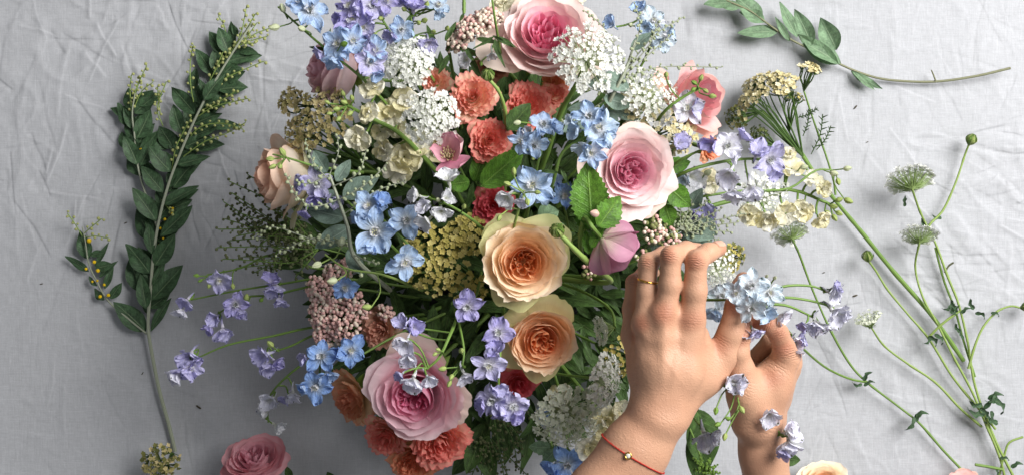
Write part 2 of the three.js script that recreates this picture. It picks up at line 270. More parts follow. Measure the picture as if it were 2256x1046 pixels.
function rose(o) {
  const { px, py, r, h, n, pal, label, name = 'garden_rose', category = 'rose', kind = 'open', group, twist = 0, sd, deep = 0.62, stemTo, noStem, guards = 3 } = o;
  reseed(sd ?? Math.round(px * 7 + py)); const p = PAL[pal], R = r * S(h);
  const top = P(px, py, h), base = top.clone().addScaledVector(n, -R * deep);
  const t = thing(name, label, category, group, base);
  const q = twistQ(n, twist); t.quaternion.copy(q); t.updateMatrixWorld(true);
  const add = (g, a, off = [0, 0], dy = 0, tilt = 0) => { const m = part(t, 'petal', g, M.petal); m.rotation.set(0, a, 0); m.position.set(off[0], dy, off[1]); if (tilt) m.rotateZ(tilt); return m; };
  if (kind === 'open') {
    // folded heart
    for (let i = 0; i < 13; i++) { const f = i / 12, a = i * GA + rr(-0.4, 0.4), off = R * (0.05 + 0.20 * f); add(petalGeo({ r0: R * 0.02, rim: R * rr(0.10, 0.19), H: R * rr(0.54, 0.66), W: R * rr(0.20, 0.30), flat: rr(0.55, 0.9), bulge: 0.9, curl: rr(-0.3, 0.5), ruf: rr(0.12, 0.22), rufN: 2.5, tip: 0.25, notch: rr(0, 0.14), c0: p.in0, c1: mixc(p.in0, p.in1, rr(0.3, 1)), nu: 12, nv: 8, fold: rr(-0.2, 0.3) }), a + rr(-0.9, 0.9), [Math.cos(a) * off, -Math.sin(a) * off]); }
    // middle rings
    const N = 17; for (let i = 0; i < N; i++) { const f = i / (N - 1), a = i * GA + rr(-0.15, 0.15), rim = R * lerp(0.33, 0.80, Math.pow(f, 0.9)), H = R * lerp(0.66, 0.60, f) * rr(0.96, 1.05); add(petalGeo({ r0: R * 0.05, rim, H, W: rim * lerp(1.4, 1.04, f) * rr(0.9, 1.1), flat: lerp(0.98, 1.06, f), bulge: lerp(1.08, 1.06, f), low: 0.14, curl: lerp(0.1, o.cupped ? 0.4 : 0.7, f) * rr(0.5, 1.4), ruf: rr(0.025, 0.06), rufN: rr(1.6, 2.8), tip: rr(0.13, 0.24), notch: rr(0, 0.09), skew: 0.05, c0: mixc(p.in0, p.out0, smooth(0.1, 0.7, f)), c1: mixc(p.in1, p.out1, smooth(0.0, 0.65, f)), cEdge: mixc(p.in1, p.edge, f), nu: 18, nv: 12 }), a + rr(-0.2, 0.2), [rr(-1, 1) * R * 0.035, rr(-1, 1) * R * 0.035], rr(-0.03, 0.03) * R, rr(-0.09, 0.07)); }
    // opened outer petals
    for (let i = 0; i < 6; i++) { const a = i * 1.047 + rr(-0.2, 0.2) + 0.4; add(petalGeo({ r0: R * 0.06, rim: R * (o.cupped ? rr(0.84, 0.92) : rr(0.86, 0.98)), H: R * (o.cupped ? rr(0.5, 0.6) : rr(0.38, 0.54)), W: R * rr(0.70, 0.86), flat: 1.12, bulge: 1.04, low: 0.1, curl: o.cupped ? rr(0.1, 0.6) : rr(0.4, 1.1), ruf: rr(0.03, 0.065), rufN: rr(1.8, 3), tip: rr(0.18, 0.28), notch: rr(0, 0.09), c0: p.out0, c1: p.out1, cEdge: p.edge, nu: 20, nv: 14 }), a, [rr(-1, 1) * R * 0.03, rr(-1, 1) * R * 0.03], 0, rr(-0.12, 0.12)); }
    for (let i = 0; i < guards; i++) { const a = i * 2.2 + rr(-0.4, 0.4) + (o.guardAt ?? 0); add(petalGeo({ r0: R * 0.06, rim: R * rr(1.02, 1.2), H: R * rr(0.10, 0.30), W: R * rr(0.62, 0.78), flat: 1.4, bulge: 0.8, low: 0.2, curl: rr(0.4, 0.9), ruf: 0.035, rufN: 2.2, tip: 0.32, notch: rr(0, 0.08), c0: p.guard, c1: mixc(p.guard, p.out1, 0.35), cEdge: p.guard, nu: 18, nv: 14 }), a); }
  } else if (kind === 'cup') { // half-open, taller, seen from the side
    const N = 16; for (let i = 0; i < N; i++) { const f = i / (N - 1), a = i * GA + rr(-0.15, 0.15), rim = R * lerp(0.14, 0.84, f), H = R * lerp(1.62, 1.36, f) * rr(0.95, 1.03); add(petalGeo({ r0: R * 0.05, rim, H, W: rim * lerp(1.9, 1.0, f), flat: 1, bulge: 1.16, low: 0.22, curl: lerp(-0.1, 0.75, f) * rr(0.6, 1.2), ruf: 0.03, rufN: 2, tip: 0.22, notch: rr(0, 0.05), skew: 0.06, c0: mixc(p.in0, p.out0, f), c1: mixc(p.in1, p.out1, f), cEdge: mixc(p.in1, p.edge, f), nu: 16, nv: 14, drop: 0.5 }), a); }
    for (let i = 0; i < 4; i++) { const a = i * 1.571 + rr(-0.25, 0.25) + (o.guardAt ?? 0); add(petalGeo({ r0: R * 0.06, rim: R * rr(0.88, 1.0), H: R * rr(1.05, 1.25), W: R * rr(0.78, 0.92), flat: 1.02, bulge: 1.1, low: 0.2, curl: rr(0.7, 1.2), ruf: 0.03, rufN: 2, tip: 0.28, c0: mixc(p.guard, p.out0, 0.6), c1: p.out1, cEdge: p.edge, nu: 18, nv: 14, drop: 0.5 }), a); }
    for (let i = 0; i < guards; i++) { const a = i * 2.5 + rr(-0.3, 0.3) + (o.guardAt ?? 0) + 0.5; add(petalGeo({ r0: R * 0.06, rim: R * rr(1.0, 1.25), H: R * rr(0.55, 0.85), W: R * rr(0.6, 0.7), flat: 1.3, bulge: 1, low: 0.2, curl: rr(0.6, 1.2), ruf: 0.05, rufN: 2, tip: 0.3, c0: p.guard, c1: p.guard, cEdge: mixc(p.guard, p.out1, 0.5), nu: 16, nv: 12 }), a); }
  } else { // ruffled spray rose, dozens of crimped petals
    const N = o.count ?? 30; for (let i = 0; i < N; i++) { const f = i / (N - 1), a = i * GA + rr(-0.3, 0.3), rim = R * lerp(0.10, 0.92, Math.pow(f, 0.75)), H = R * lerp(0.74, 0.34, Math.pow(f, 1.5)) * rr(0.9, 1.1); add(petalGeo({ r0: R * 0.04, rim, H, W: Math.max(R * 0.24, rim * lerp(1.1, 0.62, f)) * rr(0.85, 1.15), flat: lerp(0.9, 1.2, f), bulge: 0.98, low: 0.15, curl: lerp(0.1, 0.7, f) * rr(0.5, 1.3), ruf: lerp(0.16, 0.07, f), rufN: lerp(2.5, 4.5, f), tip: 0.2, notch: rr(0, 0.2), c0: mixc(p.in0, p.out0, f), c1: mixc(p.in1, p.out1, f), cEdge: p.edge, edgeW: 0.09, nu: 16, nv: 8 }), a, [rr(-1, 1) * R * 0.06, rr(-1, 1) * R * 0.06]); }
    for (let i = 0; i < 3; i++) add(petalGeo({ r0: R * 0.06, rim: R * rr(0.95, 1.05), H: R * rr(0.1, 0.25), W: R * 0.5, flat: 1.4, bulge: 0.85, low: 0.2, curl: 0.6, ruf: 0.06, rufN: 3, tip: 0.3, c0: p.guard, c1: p.out0, cEdge: p.edge, nu: 16, nv: 10 }), i * 2.1 + rr(-0.4, 0.4));
  }
  for (let i = 0; i < 5; i++) { const g = leafGeo({ L: R * rr(0.75, 1.0), W: R * 0.17, curve: -0.25, fold: 0.25, nu: 4, nv: 8 }); const m = part(t, 'sepal', g, M.sepal); m.position.set(0, -R * 0.02, 0); m.rotation.set(0, i * 1.2566 + rr(-0.2, 0.2), 0); m.rotateX(rr(-0.15, 0.3)); }
  const hip = part(t, 'hip', new THREE.LatheGeometry([[0, -0.30], [0.07, -0.28], [0.13, -0.18], [0.15, -0.08], [0.11, 0.0], [0, 0.02]].map(([a, b]) => new THREE.Vector2(a * R, b * R)), 10), M.sepal);
  if (!noStem) { const start = base.clone().addScaledVector(n, -R * 0.25); const pts = stemTo ? [start, ...stemTo] : stemPath(start, n); localStem(t, pts, 0.0022, M.stem); }
  return t;
}
function toLocal(t, g) { t.updateMatrixWorld(true); g.applyMatrix4(new THREE.Matrix4().copy(t.matrixWorld).invert()); return g; }
function localStem(t, pts, r, mat, name = 'stem') { const a = rr(0, 9); return part(t, name, toLocal(t, tube(pts, (k) => r * (0.86 + 0.22 * k + 0.10 * vnoise(k * 14 + a, a) + 0.22 * Math.exp(-((((k * 4 + a) % 1 - 0.5) / 0.05) ** 2))), 8, pts.length * 8)), mat); }

// ---------------------------------------------------------------- leaves
function leafGeo({ L, W, curve = 0.1, fold = 0.2, wave = 0.04, serr = 0, point = 1, nu = 6, nv = 14, side = 0, fat = 0.42 }) {
  const ph = rr(0, 20);
  return sheet(nu, nv, (uu, v) => {
    const u = uu * 2 - 1; let w = W * Math.pow(Math.sin(Math.PI * Math.pow(v, Math.log(0.5) / Math.log(fat))), 0.85 * point);
    if (v > 0.985) w *= 0.2; w += L * 0.006;
    if (serr) w *= 1 + serr * ((v * serrN(L)) % 1 - 0.5) * smooth(0.05, 0.2, v);
    const x = u * w, y = fold * Math.abs(u) * w + curve * L * v * v + wave * L * Math.abs(u) * Math.sin(v * 9 + ph + u), z = v * L;
    return [x + side * L * v * v, y, z];
  });
}
const serrN = (L) => Math.round(L / 0.005);
// a leaf from base along dir (world), facing 'up'
function leafOn(t, mat, base, dir, up, o, name = 'leaf') {
  const g = leafGeo(o); const q = frameQ(up, dir); g.applyMatrix4(new THREE.Matrix4().compose(base, q, new V3(1, 1, 1)));
  return part(t, name, toLocal(t, g), mat);
}

// ---------------------------------------------------------------- delphinium
function delphMap(c, vein, tipc, spot) { return dataTex(96, 96, (u, v) => { const s = (u - 0.5) / (0.3 + 0.7 * v); const k = smooth(0.25, 0.9, 0.5 + 0.5 * vnoise(s * 18, v * 2.5) * 0.9) * 0.6 + 0.25 * vnoise(s * 50, v * 5); let col = mixc(c, vein, clamp(k)); col = mixc(tipc, col, smooth(0.0, 0.55, v)); const d = Math.hypot((u - 0.5) * 1.0, (v - 0.90) * 1.0); col = mixc(spot, col, smooth(0.045, 0.085, d)); const m = 1 + 0.05 * vnoise(u * 14, v * 14); return col.map((x) => x * m); }, true); }
const rgb = (h) => { const n = parseInt(h.slice(1), 16); return [(n >> 16) / 255, ((n >> 8) & 255) / 255, (n & 255) / 255]; };
const dmat = (c, vein, tip, spot) => soft({ map: delphMap(rgb(c), rgb(vein), rgb(tip), rgb(spot)), bumpMap: veinBump, bumpScale: 0.0007, roughness: 0.7 }, 0.3);
const DEL = {
  blue: dmat('#c2d8f6', '#9dbff0', '#edf3fa', '#5c7391'),
  sky: dmat('#d2e4f8', '#b4d2f3', '#f2f6fa', '#5d7a8c'),
  deep: dmat('#9dbef2', '#7aa2e8', '#d6e4f6', '#3f5590'),
  lilac: dmat('#d3d0f3', '#bcb7ec', '#f0edf8', '#575a86'),
  violet: dmat('#c2bcec', '#a49ce0', '#e6e0f4', '#4a4678'),
  pale: dmat('#efeffa', '#e0dff6', '#f8f8f4', '#5a6150'),
  white: dmat('#f0f1f4', '#e2e3ee', '#f3f5e6', '#6d6a86'),
  ice: dmat('#e2eef8', '#cce0f3', '#f6f9fa', '#5f7266'),
};
reseed(11);
const DPET = [], DBELL = [], EYE = [];
function dpet(cup, ruffle, wide) { const ph = rr(0, 30), b = rr(-0.12, 0.12); return sheet(12, 10, (uu, v) => { const u = uu * 2 - 1; const w = wide * (0.14 + 0.86 * Math.pow(Math.sin(Math.PI * 0.5 * Math.min(1, v / 0.60)), 1.1)) * (v > 0.6 ? Math.sqrt(Math.max(0.03, 1 - ((v - 0.6) / 0.43) ** 2)) : 1); const vv = v * (1 - 0.08 * u * u + 0.05 * vnoise(u * 2.5 + ph, 1.5)); const e = smooth(0.3, 1, v); return [u * w + b * v * v, cup * (v * v * 0.9 - v * 0.25) + 0.24 * u * u * w * (1 - 0.5 * v) + ruffle * e * (Math.sin(u * 4.5 + ph) * 0.6 + vnoise(u * 3.5 + ph, v * 3) * 1.1 + 0.5 * e * vnoise(u * 9 + ph, 4)), 0.06 + vv * 0.96]; }); }
for (let i = 0; i < 6; i++) { DPET.push(dpet(rr(-0.3, 0.3), rr(0.10, 0.20), rr(0.38, 0.52))); DBELL.push(dpet(rr(-0.40, -0.1), rr(0.05, 0.10), rr(0.46, 0.56))); }
function eyeGeo() { const a = []; for (let i = 0; i < 4; i++) { const ph = rr(0, 9); const g = sheet(4, 5, (uu, v) => { const u = uu * 2 - 1; return [u * (0.05 + 0.10 * Math.sin(v * 2.6)), 0.06 + 0.30 * v + 0.05 * Math.sin(u * 3 + ph), 0.03 + v * 0.18 + 0.06 * Math.sin(v * 5 + ph)]; }); g.rotateY(i * 1.57 + rr(-0.4, 0.4)); a.push(g); } return merge(a); }
function anthers() { const a = []; for (let i = 0; i < 9; i++) { const th = i * GA, r = 0.03 + 0.11 * Math.sqrt(i / 9); a.push(moved(bead(0.024, 0), new V3(Math.cos(th) * r, 0.2 + rr(0, 0.1), Math.sin(th) * r), undefined, new V3(1, 1.5, 1))); } return merge(a); }
for (let i = 0; i < 3; i++) EYE.push([eyeGeo(), anthers()]);
const SPUR = tube([new V3(0, 0.02, 0), new V3(0, -0.25, -0.06), new V3(0.03, -0.62, -0.05), new V3(0.05, -0.85, 0.10)], (t) => 0.10 * (1 - t) + 0.025, 7);
const BUD = (() => { const g = new THREE.LatheGeometry([[0, 0], [0.20, 0.10], [0.34, 0.38], [0.35, 0.62], [0.24, 0.92], [0.10, 1.12], [0, 1.18]].map(([a, b]) => new THREE.Vector2(a, b)), 15); const p = g.attributes.position; for (let i = 0; i < p.count; i++) { const x = p.getX(i), z = p.getZ(i), a = Math.atan2(z, x), k = 1 + 0.10 * Math.cos(a * 5); p.setX(i, x * k); p.setZ(i, z * k); } g.computeVertexNormals(); return g; })();
// floret kinds: o open facing n, b bell (half closed), d bud.  spec: [kind, px, py, r, palette, tx, tz, ny, h offset]
function delphinium(o) {
  const { stem, flowers, label, group, sd = 1, name = 'delphinium_stem', mat = M.stem, rad = 0.0015, leaves = [] } = o;
  reseed(sd * 31 + 5);
  const pts = stem.map(([x, y, h]) => P(x, y, h ?? dome(x, y)));
  const t = thing(name, label, 'delphinium', group, pts[pts.length - 1]);
  const tubes = [tube(pts, (k) => rad * (0.55 + 0.45 * (1 - Math.abs(k * 0.9))), 6)];
  const curve = pts.length > 2 ? new THREE.CatmullRomCurve3(pts, false, 'centripetal') : new THREE.LineCurve3(pts[0], pts[1]);
  const samples = curve.getPoints(40);
  for (const [kind, px, py, r, pal, tx = rr(-0.4, 0.4), tz = rr(-0.4, 0.4), ny = 1, dh = 0.012, at] of flowers) {
    // height follows the stem near it
    let hN = 0.2, best = 1e9; for (const s of samples) { const q = s.x / S(s.y) + 1128, w = s.z / S(s.y) + 523, d = (q - px) ** 2 + (w - py) ** 2; if (d < best) { best = d; hN = s.y; } }
    const h = Math.max(0.02, hN + dh), c = P(px, py, h), n = NV(tx, tz, ny), R = r * S(h) * (kind === 'd' ? 1 : kind === 'b' ? rr(0.9, 1.1) : rr(0.92, 1.08));
    let joint = samples[0], bj = 1e9; const from = c.clone().addScaledVector(n, -R * 0.4);
    samples.forEach((s, i) => { const d = s.distanceTo(from) + (i / 40) * 0.0; if (d < bj) { bj = d; joint = s; } });
    if (kind === 'd') {
      const b = part(t, 'bud', BUD, pal === 'w' ? M.budWhite : pal === 'g' ? M.budDeep : M.budGreen); const bs = R; const dir = n;
      const base = c.clone().addScaledVector(dir, -bs * 0.55); place(b, base.clone().sub(t.position), twistQ(dir, rr(0, 6)), bs);
      tubes.push(tube([joint, joint.clone().lerp(base, 0.55).addScaledVector(dir, -bs * 0.7), base.clone().addScaledVector(dir, bs * 0.05)], 0.0007, 5, 6)); continue;
    }
    const f = sub(t, 'flower'), bell = kind === 'b', mat2 = DEL[pal], off = rr(0, 6);
    const base = c.clone().addScaledVector(n, bell ? -R * 0.45 : -R * 0.05);
    place(f, base.clone().sub(t.position), twistQ(n, off), R);
    for (let k = 0; k < 5; k++) { const m = part(f, 'petal', (bell ? DBELL : DPET)[Math.floor(rnd() * 6)], mat2); m.rotation.set(0, k * 1.2566 + rr(-0.22, 0.22), 0); m.rotateX(bell ? rr(-1.25, -0.8) : rr(-0.62, 0.06)); m.scale.set(rr(0.8, 1.1), rr(0.7, 1.4), rr(0.84, 1.12)); }
    if (!bell) { const e = EYE[Math.floor(rnd() * 3)]; part(f, 'eye', e[0], DEL.white); part(f, 'stamens', e[1], rnd() < 0.5 ? M.darkEye : M.stamen); }
    part(f, 'spur', SPUR, mat2);
    const back = base.clone().addScaledVector(n, -R * 0.25);
    tubes.push(tube([joint, joint.clone().lerp(back, 0.5).addScaledVector(n, -R * 0.5), back, base], 0.001, 5, 8));
  }
  partW(t, 'stem', merge(tubes), mat);
  for (const [x, y, ang, L, w = 0.12, dh = 0] of leaves) { const h = dome(x, y) + dh; const a = ang * Math.PI / 180; leafOn(t, M.leafDark, P(x, y, h), new V3(Math.cos(a), rr(-0.1, 0.2), Math.sin(a)), NV(rr(-0.3, 0.3), rr(-0.3, 0.3)), { L: L * S(h), W: L * w * S(h), curve: rr(-0.2, 0.2), fold: 0.3 }); }
  return t;
}

// ---------------------------------------------------------------- lace flower umbels
reseed(21);
function floretGeo(np, wide, cup) { const a = []; for (let i = 0; i < np; i++) { const k = rr(0.8, 1.15); const g = sheet(3, 4, (uu, v) => { const u = uu * 2 - 1; return [u * wide * Math.sin(Math.PI * (0.12 + 0.80 * v)) * k, cup * v * v + 0.12 * u * u, (0.08 + v * (1 - 0.16 * (1 - u * u) * (v > 0.9 ? 1 : 0))) * k]; }); g.rotateY(i * Math.PI * 2 / np + rr(-0.15, 0.15)); a.push(g); } a.push(bead(0.16, 0).translate(0, 0.06, 0)); return merge(a.map((g) => g.index ? g.toNonIndexed() : g)); }
const FLORET = [floretGeo(5, 0.42, 0.25), floretGeo(5, 0.45, 0.0), floretGeo(5, 0.4, 0.5), floretGeo(4, 0.45, 0.2)];
function umbel(o) {
  const { px, py, r, h, n, label, group, count = 170, sag = 0.35, sd, stemTo, fsize = 0.088, back = false, mat = M.white, closed = 0, srad = 0.0015, smat = M.stem, leaves } = o;
  reseed(sd ?? Math.round(px * 3 + py * 5)); const R = r * S(h), c = P(px, py, h);
  const hub = c.clone().addScaledVector(n, -R * (closed ? 0.9 : 0.55));
  const t = thing('lace_flower', label, 'lace flower', group, hub), q = twistQ(n, rr(0, 6)); t.quaternion.copy(q); t.updateMatrixWorld(true);
  const rays = [], pale = [];
  for (let i = 0; i < count; i++) {
    const f = Math.sqrt((i + 0.5) / count), a = i * GA + rr(-0.25, 0.25), rad = R * f * (1 - closed * 0.35 * f) * rr(0.93, 1.05), y = R * (0.62 - sag * f * f + closed * 0.5 * f * f) + rr(-0.06, 0.06) * R;
    const p = new V3(Math.cos(a) * rad, y, Math.sin(a) * rad), nn = new V3(Math.cos(a) * f * (1.0 - closed * 1.6), 1, Math.sin(a) * f * (1.0 - closed * 1.6)).add(new V3(rr(-0.35, 0.35), 0, rr(-0.35, 0.35))).normalize();
    const m = part(t, 'floret', FLORET[i % 4], mat); place(m, p, twistQ(nn, rr(0, 6)), R * fsize * rr(0.8, 1.2) * (0.85 + 0.4 * f * (1 - closed)));
    if (i % 2 === 0 || f > 0.6) { const w = tube([new V3(0, 0, 0), new V3(p.x * 0.5, p.y * lerp(0.62, 0.35, f * (1 - closed)), p.z * 0.5), p], (k) => R * lerp(0.016, 0.009, k), 4, 4); rays.push(w); }
    if (i % 3 === 0) for (let s = 0; s < 3; s++) { const d = nn.clone().add(new V3(rr(-0.5, 0.5), 0.2, rr(-0.5, 0.5))).normalize(); const e = p.clone().addScaledVector(d, R * rr(0.08, 0.14)); pale.push(tube([p, e], R * 0.006, 3, 1)); pale.push(tube([e, e.clone().addScaledVector(d, R * 0.02)], R * 0.013, 4, 1)); }
  }
  stuffPart(t, 'rays', merge(rays), back ? M.rayGreen : M.rayPale); stuffPart(t, 'stamens', merge(pale), M.white);
  for (let i = 0; i < 9; i++) { const a = i * 0.698; leafOnLocal(t, 'bract', M.sepal, new V3(0, 0, 0), new V3(Math.cos(a), rr(-0.1, 0.5), Math.sin(a)), R * rr(0.3, 0.5), R * 0.03); }
  const dn = n.clone(); const pts = stemTo ? [hub, ...stemTo.map(([x, y, hh]) => P(x, y, hh))] : stemPath(hub, n); localStem(t, pts, srad, smat);
  if (leaves) for (const l of leaves) curlLeaf(t, ...l);
  return t;
}
function leafOnLocal(t, name, mat, base, dir, L, W) { const g = leafGeo({ L, W, curve: -0.1, fold: 0.2, nu: 2, nv: 6 }); const up = new V3(-dir.x * 0.4, 1, -dir.z * 0.4); g.applyMatrix4(new THREE.Matrix4().compose(base, frameQ(up, dir), new V3(1, 1, 1))); return part(t, name, g, mat); }
// small lobed leaf curling back on a stem that lies on the cloth
function curlLeaf(t, px, py, ang, L, curl = 1, h = 0.012) {
  const a = ang * Math.PI / 180, l = L * 0.9 * S(h), base = P(px, py, h), d = new V3(Math.cos(a), 0, Math.sin(a)), s = new V3(-d.z, 0, d.x);
  const g = sheet(4, 14, (uu, v) => { const u = uu * 2 - 1, th = v * 3.2 * curl, k = l / Math.max(0.3, Math.abs(1.6 * curl)); const w = l * 0.10 * (0.35 + 1.1 * Math.sin(Math.PI * Math.min(1, 0.1 + v * 0.9))) * (1 + 0.35 * Math.sin(v * 14)); const f = Math.sin(th * 0.62) * k * 0.9, bend = (1 - Math.cos(th * 0.62)) * k * 0.55; const y = Math.sin(v * Math.PI) * l * 0.16 + u * u * w * 0.5; return [base.x + d.x * f + s.x * (bend * Math.sign(curl) + u * w), base.y + y + u * w * 0.4, base.z + d.z * f + s.z * (bend * Math.sign(curl) + u * w)]; });
  return part(t, 'leaf', toLocal(t, g), M.leafAcacia);
}
function laceBud(o) { // tight green bud of a lace flower
  const { px, py, r, h, n, label, group, stemTo, srad = 0.0013 } = o; reseed(px + py);
  const R = r * S(h), c = P(px, py, h), base = c.clone().addScaledVector(n, -R * 0.9); const t = thing('lace_flower_bud', label, 'flower bud', group, base); t.quaternion.copy(twistQ(n, 1)); t.updateMatrixWorld(true);
  for (let i = 0; i < 16; i++) { const a = i * GA, f = Math.sqrt(i / 16); const g = sheet(4, 8, (uu, v) => { const u = uu * 2 - 1, k = lerp(0.45, 1, f), rad = R * k * Math.sin(Math.PI * (0.06 + 0.80 * v)) * 1.02, y = R * (v * 1.9 * lerp(1.02, 0.95, f)), w = R * 0.20 * Math.sin(Math.PI * (0.15 + 0.8 * v)) + R * 0.02; return [rad, y, u * w]; }); const m = part(t, 'bract', g, i % 3 ? M.budDeep : M.budGreen); m.rotation.y = a; }
  part(t, 'core', new THREE.SphereGeometry(R * 0.78, 10, 8).translate(0, R * 0.92, 0), M.budGreen);
  const pts = stemTo ? [base.clone().addScaledVector(n, R * 0.1), ...stemTo.map(([x, y, hh]) => P(x, y, hh))] : stemPath(base, n); localStem(t, pts, srad, M.stemPale); return t;
}

// ---------------------------------------------------------------- yarrow
function yarrow(o) {
  const { lobes, label, group, mats, sd = 1, joint, stemTo, srad = 0.0016, name = 'yarrow', extra } = o; reseed(sd * 77 + 3);
  const h0 = lobes[0].h, n0 = lobes[0].n; const jp = joint ? P(...joint) : P(lobes[0].px, lobes[0].py, h0).addScaledVector(n0, -0.06);
  const t = thing(name, label, 'yarrow', group, jp); const twigs = [];
  for (const L of lobes) {
    const R = L.r * S(L.h), c = P(L.px, L.py, L.h), q = twistQ(L.n, 0), sx = L.sx ?? 1, cnt = L.count; const hubs = [];
    for (let i = 0; i < (L.hubs ?? 8); i++) { const f = Math.sqrt((i + 0.4) / (L.hubs ?? 8)) * 0.8, a = i * GA; hubs.push(new V3(Math.cos(a) * f * R * sx, -R * rr(0.5, 0.75) - 0.2 * R * f, Math.sin(a) * f * R * (L.sz ?? 1)).applyQuaternion(q).add(c)); }
    for (const hb of hubs) { const far = hb.distanceTo(jp), mid = jp.clone().lerp(hb, 0.5).addScaledVector(L.n, -far * 0.06); const mid2 = hb.clone().addScaledVector(L.n, -far * 0.18).lerp(jp, 0.1); twigs.push(tube([hb, mid2, mid, jp], (k) => lerp(0.0007, 0.0011, k), 5, 8)); }
    for (let i = 0; i < cnt; i++) {
      const f = Math.sqrt((i + 0.5) / cnt), a = i * GA + rr(-0.3, 0.3);
      const lp = new V3(Math.cos(a) * f * R * sx * rr(0.95, 1.06), -0.36 * R * f * f + rr(-0.08, 0.08) * R, Math.sin(a) * f * R * (L.sz ?? 1) * rr(0.95, 1.06)), ln = new V3(Math.cos(a) * f * 0.7 + rr(-0.35, 0.35), 1, Math.sin(a) * f * 0.7 + rr(-0.35, 0.35)).normalize();
      const w = lp.clone().applyQuaternion(q).add(c), wn = ln.applyQuaternion(q);
      const m = part(t, 'floret', FLORET[Math.floor(rnd() * 4)], mats[Math.floor(rnd() * mats.length)]); place(m, w.clone().sub(t.position), twistQ(wn, rr(0, 6)), (L.f ?? 6.2) * S(L.h) * rr(0.85, 1.2));
      { let hb = hubs[0]; for (const x of hubs) if (x.distanceTo(w) < hb.distanceTo(w)) hb = x; twigs.push(tube([w, w.clone().lerp(hb, 0.5).addScaledVector(wn, -R * 0.1), hb], (k) => lerp(0.0004, 0.0006, k), 4, 3)); }
    }
  }
  if (extra) twigs.push(...extra());
  partW(t, 'branches', merge(twigs), M.stemDark).userData.kind = 'stuff';
  const pts = stemTo ? [jp, ...stemTo.map(([x, y, hh]) => P(x, y, hh))] : stemPath(jp, n0); localStem(t, pts, srad, M.stem); return t;
}
const YOL = [soft({ color: hex('#ccbd6e') }, 0.15), soft({ color: hex('#d6c982') }, 0.15), soft({ color: hex('#b6aa5c') }, 0.15)];
const YDK = [soft({ color: hex('#cdbf8a') }, 0.15), soft({ color: hex('#d8c896') }, 0.15), soft({ color: hex('#b6ac72') }, 0.15)];
const YPL = [soft({ color: hex('#e6dcb0') }, 0.15), soft({ color: hex('#efe8c8') }, 0.15), soft({ color: hex('#d6cb9c') }, 0.15)];
const YGR = [soft({ color: hex('#6c7040') }, 0.1), soft({ color: hex('#7a7a44') }, 0.1)];
const YBD = [std({ color: hex('#4d5a2c') }), std({ color: hex('#5f6835') })];

// ---------------------------------------------------------------- bead sprays (acacia in bud) and rice flower
// branches: [[x,y,h],...] polylines in photo pixels
function beadSpray(o) {
  const { main, branches, label, group, bead: bm, stemMat = M.stemSilver, sd = 1, beadR = 4.2, gap = 13, leaves = [], leafMat = M.leafSilver, category = 'acacia', name = 'acacia_sprig', rad = 0.0013, spread = 9, h0 } = o;
  reseed(sd * 19 + 7);
  const W = ([x, y, h]) => P(x, y, h ?? (h0 ?? dome(x, y))); const mp = main.map(W);
  const t = thing(name, label, category, group, mp[0]); const tubes = [tube(mp, (k) => rad * lerp(1, 0.55, k), 6)], beads = [];
  for (const b of branches) {
    const bp = b.map(W), c = bp.length > 2 ? new THREE.CatmullRomCurve3(bp, false, 'centripetal') : new THREE.LineCurve3(bp[0], bp[1]);
    tubes.push(tube(bp, 0.0006, 5)); const len = c.getLength(), s = S(bp[0].y), n = Math.max(3, Math.round(len / (gap * s)));
    for (let i = 1; i <= n; i++) {
      const k = i / n, p = c.getPoint(k), T = c.getTangent(k), side = new V3(-T.z, 0, T.x).normalize().multiplyScalar(i % 2 ? 1 : -1).addScaledVector(T, 0.5).add(new V3(0, rr(-0.6, 0.7), 0)).normalize();
      const m = i === n ? 1 : 1 + (rnd() < 0.55 ? 1 : 0);
      for (let e = 0; e < m; e++) { const q = p.clone().addScaledVector(side, spread * s * (0.55 + 0.6 * e) * rr(0.7, 1.2) * (1 - 0.45 * k)).addScaledVector(T, rr(0, 4) * s); const R = beadR * s * rr(0.62, 1.12) * 0.84 * (1 - 0.2 * k); tubes.push(tube([p, q], 0.00035, 4, 1)); beads.push(moved(bead(R, 1), q)); }
    }
  }
  partW(t, 'stem', merge(tubes), stemMat); const bmesh = partW(t, 'flower_buds', merge(beads), bm); bmesh.userData.kind = 'stuff';
  for (const [x, y, ang, L, w = 0.26, h, lm] of leaves) { const hh = h ?? (h0 ?? dome(x, y)); const a = ang * Math.PI / 180; leafOn(t, lm ?? leafMat, P(x, y, hh), new V3(Math.cos(a), rr(-0.05, 0.3), Math.sin(a)), NV(rr(-0.35, 0.35), rr(-0.35, 0.35)), { L: L * S(hh), W: L * w * S(hh), curve: rr(-0.12, 0.05), fold: rr(0.1, 0.45), wave: 0.02, point: 1.05 }); }
  return t;
}
